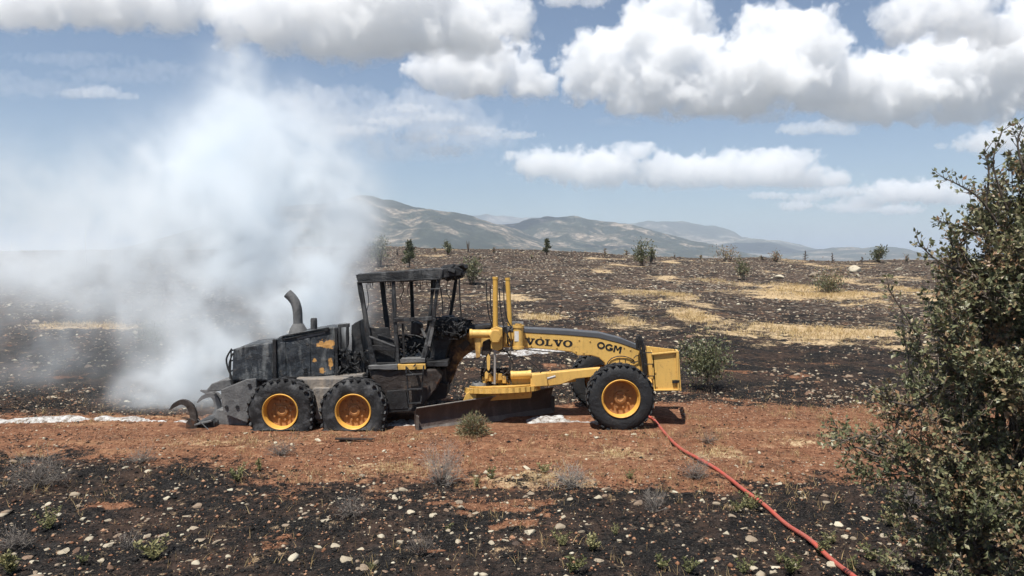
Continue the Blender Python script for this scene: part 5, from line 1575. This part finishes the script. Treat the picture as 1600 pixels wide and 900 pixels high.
# burnt saplings along the ridge
rs = random.Random(44)
for k in range(18):
    px = 520 + k * 52 + rs.uniform(-14, 14)
    tp = rs.uniform(6, 20)
    bt = 404 + rs.uniform(-4, 3) - (6 if px < 800 else 0)
    near_t = min(((593, 'broad olive shrub'), (640, 'tallest young conifer'), (735, 'olive shrub behind the cab'), (854, 'small lone conifer'), (1003, 'double-crowned tree'), (1135, 'pale scorched thicket'), (1212, 'reddish scorched bush'), (1373, 'round pale tree')), key=lambda q: abs(q[0] - px))[1]
    tree_px('burnt_sapling', 'thin burnt sapling on the charred ridge by the ' + near_t, 'tree', px, bt - tp, bt, rs.uniform(4, 12), 0 if rs.random() < .6 else 60, 'cone' if rs.random() < .6 else 'bush', 60 + k, 2.2, .9, group='burnt saplings by the ' + near_t)

# boulders on the slope
BOULDERS = [(1337, 419, 22, 'largest pale boulder on the dark slope'), (1272, 428, 16, 'rounded grey boulder beside the scorched shrub'), (1405, 419, 11, 'pale boulder below the round ridge tree'), (1340, 429, 10, 'small boulder at the foot of the largest pale boulder'), (1218, 431, 14, 'flat pale boulder on the slope near the rounded grey boulder')]
for k, (px, py, w, lab) in enumerate(BOULDERS):
    h = spot(px, py + w * .3)
    v, f = stone_shape(3, 500 + k, .08)
    o = np_mesh('boulder', v, f, STONE, smooth=True)
    vattr(o, 'tint', np.full(len(v), .85 if k != 1 else .5))
    s_ = w * .55 * h.y / FPX
    o.location = (h.x, h.y, h.z + s_ * .25); o.scale = (s_, s_ * .9, s_ * 1.15); o.rotation_euler = (0, 0, k * 1.3)
    tag(o, lab, 'boulder', 'boulders on the slope')

# ---------------------------------------------------------------- near plants
def dead_shrub(px, py, w, h, label, seed, tint=.6, n=70, name='dead_shrub', group='dead grey shrubs in the foreground'):
    b = hit_ground(px, py); k = b.y / FPX
    rg = np.random.default_rng(seed)
    paths = []
    B = np.array(b[:])
    for i in range(n):
        a = rg.random() * 6.283; el = rg.uniform(.25, 1.3)
        L = rg.uniform(.45, 1.0)
        d = np.array([math.cos(a) * math.cos(el) * w * .55, math.sin(a) * math.cos(el) * w * .45, math.sin(el) * h * 1.05]) * k * L
        m = B + d * .5 + rg.normal(0, .10, 3) * w * k * .5
        e = B + d + rg.normal(0, .05, 3) * w * k
        e[2] = max(e[2], B[2] + .01); m[2] = max(m[2], B[2] + .01)
        paths.append(([B + rg.normal(0, .02, 3), m, e], [.0035, .0025, .0012]))
        for _ in range(3):
            t = rg.uniform(.4, .95); o_ = m + (e - m) * t
            paths.append(([o_, o_ + rg.normal(0, .13, 3) * w * k + [0, 0, .03]], [.0018, .0009]))
    o = tube_bundle(name, paths, TWIG, None, 3, tint)
    vs = np.empty(len(o.data.vertices) * 3, np.float32); o.data.vertices.foreach_get('co', vs)
    vs = vs.reshape(-1, 3) - B.astype(np.float32); o.data.vertices.foreach_set('co', vs.ravel()); o.location = tuple(B)
    return tag(o, label, 'shrub', group)
dead_shrub(690, 760, 95, 75, 'pale grey dead shrub with fine twigs before the blade', 1, .8, 110)
dead_shrub(62, 760, 115, 55, 'wide tangled grey shrub where charred soil meets the track', 2, .6, 120)
dead_shrub(1022, 800, 52, 44, 'thin dead shrub standing alone on charred soil below the hose', 3, .75, 50)
dead_shrub(1085, 748, 60, 40, 'grey dead shrub beside the bend of the red hose', 4, .7, 60)
dead_shrub(222, 722, 60, 24, 'low grey brush above the dark hollow', 5, .6, 50)
dead_shrub(440, 712, 70, 24, 'low dry brush in front of the rear wheels', 6, .55, 55)
dead_shrub(548, 808, 66, 34, 'spread-out dead shrub among foreground stones', 7, .6, 60)
dead_shrub(28, 858, 70, 36, 'flattened grey shrub beside a yellow-green weed', 8, .6, 60)
dead_shrub(660, 868, 60, 44, 'dark thin twigs rising behind a brown stone', 9, .45, 40)
dead_shrub(1105, 692, 40, 16, 'small grey tuft beside the hose on the track', 10, .6, 30)
dead_shrub(890, 762, 80, 42, 'yellowish dry shrub at the edge of the track', 11, .95, 80)
dead_shrub(1425, 800, 60, 50, 'bare grey twigs under the oak bush', 12, .7, 45)
dead_shrub(200, 860, 40, 40, 'upright bare stalks beside pale stones', 13, .7, 16)
def cushion_shrub():
    b = hit_ground(740, 678); k = b.y / FPX
    root = empty('cushion_shrub', b[:]); tag(root, 'prickly brown-green cushion shrub in front of the grader blade', 'shrub')
    rg = np.random.default_rng(3)
    n = 1500
    a = rg.random(n) * 6.283; el = np.arcsin(rg.random(n) ** .8)
    d = np.stack([np.cos(a) * np.cos(el), np.sin(a) * np.cos(el), np.sin(el)], -1)
    r = rg.uniform(.45, 1.0, n)[:, None] * (0.85 + .3 * rg.random((n, 1)))
    p = np.array(b[:]) + d * r * np.array([27 * k, 24 * k, 33 * k])
    leaf_mesh('crown', p, d + rg.normal(0, .4, (n, 3)), rg.uniform(.04, .09, n), np.clip(rg.normal(.78, .18, n), 0, 1), LEAF, root, .22, rg)
    tube_bundle('twigs', [([b[:], tuple(np.array(b[:]) + d[i] * r[i] * np.array([25 * k, 22 * k, 30 * k]))], [.004, .002]) for i in range(0, n, 12)], BARK, root, 3)
cushion_shrub()
def weed_data(seed, n_stem, leaf, yellow):
    """a small herb: stems and leaves around the origin, about 1 unit tall"""
    rg = np.random.default_rng(seed)
    paths, lp, ld, ls = [], [], [], []
    for i in range(n_stem):
        a = rg.random() * 6.283; sp = rg.uniform(.1, .8)
        e = np.array([math.cos(a) * sp, math.sin(a) * sp, rg.uniform(.45, 1.0)])
        m = e * .5 + rg.normal(0, .06, 3)
        q = smooth_path([(0, 0, 0), m, e], 5)
        paths.append((q, list(np.linspace(.022, .010, len(q)))))
        for j in range(2, len(q)):
            for _ in range(3):
                lp.append(np.array(q[j][:]) + rg.normal(0, .012, 3)); v = rg.normal(0, 1, 3); v[2] = abs(v[2]) * .7 + .2
                ld.append(v); ls.append(rg.uniform(.7, 1.3) * leaf)
    return paths, np.array(lp), np.array(ld), np.array(ls), np.clip(rg.normal(yellow, .2, len(lp)), 0, 1), rg
KINDS = {'a': (5, .24, .55), 'b': (9, .18, .75), 'c': (3, .30, .5), 'd': (7, .26, .9)}
protos_w = {}
def weed(px, py, hpx, kind, label, seed):
    b = hit_ground(px, py); k = b.y / FPX
    key = (kind, seed % 3)
    if key not in protos_w:
        ns, lf, yl = KINDS[kind]
        paths, lp, ld, ls, tt, rg = weed_data(700 + seed, ns, lf, yl)
        st = tube_bundle('stem', paths, WEED, None, 4, .6)
        lv = leaf_mesh('leaves', lp, ld, ls, tt, WEED, None, .36, rg)
        root = empty('weed')
        protos_w[key] = (st.data, lv.data)
    else:
        root = empty('weed'); me1, me2 = protos_w[key]
        st = bpy.data.objects.new('stem', me1); lv = bpy.data.objects.new('leaves', me2)
        COL.objects.link(st); COL.objects.link(lv)
    st.parent = root; lv.parent = root
    root.location = b; root.scale = (hpx * k,) * 3; root.rotation_euler = (0, 0, seed * 1.7)
    tag(root, label, 'weed', 'green weeds on charred soil')
W_ = [(78, 826, 30, 'b', 'bushy green weed near two flat stones'), (240, 876, 34, 'd', 'straw-yellow weed clump beside red earth'), (18, 896, 38, 'd', 'yellow weed next to the flattened grey shrub'), (372, 752, 24, 'a', 'green weed above a round reddish stone'),
      (878, 852, 24, 'b', 'pale bushy weed beside a brown stone'), (890, 896, 34, 'c', 'tall spindly weed in the black soil'), (925, 860, 24, 'd', 'dry seeded weed over a brown stone'), (962, 836, 16, 'b', 'short pale weed on bare black ground'),
      (1030, 888, 26, 'c', 'single-stemmed weed with round head'), (1075, 896, 26, 'a', 'leafy weed at the edge of black soil'), (1152, 800, 20, 'b', 'weed growing against the red hose'), (1172, 796, 28, 'b', 'pale weed leaning over the red hose'),
      (1235, 896, 32, 'a', 'spreading green weed beside the red hose'), (1282, 868, 26, 'a', 'weed between the hose and pale stones'), (1218, 880, 18, 'b', 'small weed by the pale stone near the hose'), (1360, 876, 24, 'c', 'slender weed under the oak bush'), (1395, 822, 26, 'd', 'dry yellow weed beside the stone cluster'), (1300, 850, 18, 'b', 'low weed among the stone cluster'),
      (985, 748, 14, 'b', 'short green tuft on the track edge'), (850, 740, 16, 'd', 'dry tuft on the track edge'), (405, 735, 18, 'a', 'green sprig in front of the rearmost wheel'), (700, 830, 12, 'c', 'tiny sprig among pale stones'), (745, 760, 16, 'b', 'green tuft near the pale dead shrub'), (770, 748, 18, 'a', 'grassy green tuft behind a row of stones'), (1160, 896, 24, 'a', 'weed at the foot of the black slope'), (1330, 890, 20, 'a', 'green weed where the hose leaves the track'), (580, 890, 12, 'b', 'tiny weed below the long pale stone'), (130, 880, 16, 'a', 'little weed among pale stones')]
for k, (a, b, h, kd, lab) in enumerate(W_): weed(a, b, h, kd, lab, k)

# ---------------------------------------------------------------- hose, foam and scrap
def red_hose():
    m, nt, bs = new_mat('red_hose_rubber')
    tc = nt.n('ShaderNodeTexCoord').outputs['Object']
    n = nt.noise(6, 5, .6, tc); n2 = nt.noise(60, 3, .6, tc)
    link(nt, nt.mix(nt.ramp(n, [(.40, 0.0), (.72, .75)]), (.40, .075, .05), (.26, .105, .075)), bs.inputs['Base Color'])
    bs.inputs['Roughness'].default_value = .5
    link(nt, nt.bump(n2, .2, .004), bs.inputs['Normal'])
    px = [(1010, 652), (1022, 661), (1040, 681), (1062, 703), (1090, 722), (1116, 734), (1142, 753), (1160, 771), (1192, 791), (1228, 823), (1264, 851), (1300, 880), (1330, 903), (1372, 940)]
    q = []
    for i, (a, b) in enumerate(px):
        h = hit_ground(a, b); q.append((h.x, h.y, h.z + .035 + (.03 if i % 3 == 1 else 0)))
    o = MB().tube(smooth_path(q, 9), .028, 14).build('fire_hose', m, None, smooth=True)
    tag(o, 'red fire hose snaking from the front wheel towards the oak bush', 'hose')
red_hose()
def foam_material():
    m, nt, bs = new_mat('fire_foam')
    tc = nt.n('ShaderNodeTexCoord').outputs['Object']
    n = nt.noise(9, 6, .7, tc)
    link(nt, nt.ramp(n, [(.38, (.10, .07, .05)), (.48, (.30, .28, .26)), (.64, (.52, .52, .51))]), bs.inputs['Base Color'])
    bs.inputs['Roughness'].default_value = .8
    link(nt, nt.bump(n, .8, .03), bs.inputs['Normal'])
    return m
FOAM = foam_material()
def foam(line, halfpx, label, seed, thick=.05, holes=1.0):
    """a low ragged bank of foam along a line of ground pixels"""
    c = [hit_ground(a, b) for a, b in line]
    c = smooth_path(c, 26)
    rgf = np.random.default_rng(seed)
    V, nv = [], 17
    for i, p in enumerate(c):
        f = i / (len(c) - 1)
        w = halfpx * (p.y ** 2) / (FPX * CAM_H) * (.25 + .75 * math.sin(math.pi * min(max(f, .02), .98)) ** .5) * (.6 + .9 * float(fbm(f * 9, seed, 3, seed)))
        for j in range(nv):
            t = j / (nv - 1) * 2 - 1
            x, y = p.x, p.y + t * w + (float(fbm(f * 14, seed * 3.1, 3, 5)) - .5) * w * .8
            hole = holes * 2.4 * max(0.0, float(fbm(x * 1.7, y * 2.6, 4, seed)) - .53)
            z = float(ground_h(x, y)) - hole * .25 + (thick * (1 - t * t) * (.4 + 1.0 * float(fbm(x * 4, y * 4, 3, 6))) if abs(t) < .99 else -.03)
            V.append((x, y, z))
    idx = np.arange(len(V)).reshape(len(c), nv)
    F = np.stack([idx[:-1, :-1], idx[1:, :-1], idx[1:, 1:], idx[:-1, 1:]], -1).reshape(-1, 4)
    o = np_mesh('foam', np.array(V), F, FOAM, smooth=True)
    tag(o, label, 'foam', 'white extinguishing foam on the ground')
foam([(-60, 658), (60, 657), (150, 655), (230, 657), (296, 660)], 2.2, 'long white foam bank on the track behind the ripper', 3, .06, .35)
foam([(596, 668), (616, 664), (640, 662), (656, 666)], 5.0, 'white foam puddle between rear wheel and blade', 4)
foam([(822, 660), (860, 656), (900, 659), (935, 662)], 3.2, 'white foam strip beside the front wheel', 5, .04)
foam([(712, 562), (745, 556), (800, 553), (850, 550), (890, 547)], 2.8, 'white foam streak in the field seen below the neck', 6, .12)
sb = hit_ground(553, 690)
mb = MB(); mb.box((0, 0, 0), (.68, .07, .03), (0, .06, 0)); mb.box((-.12, .03, -.02), (.3, .05, .03), (0, -.03, .1))
so = mb.build('scrap_bar', M['burnt_rust'], None, bevel=.004)
so.location = (sb.x, sb.y, sb.z + .05); so.rotation_euler = (0, -.03, .05)
tag(so, 'burnt metal strip lying on the track before the rear wheels', 'scrap')
print('script', round(time.time() - T0, 1))
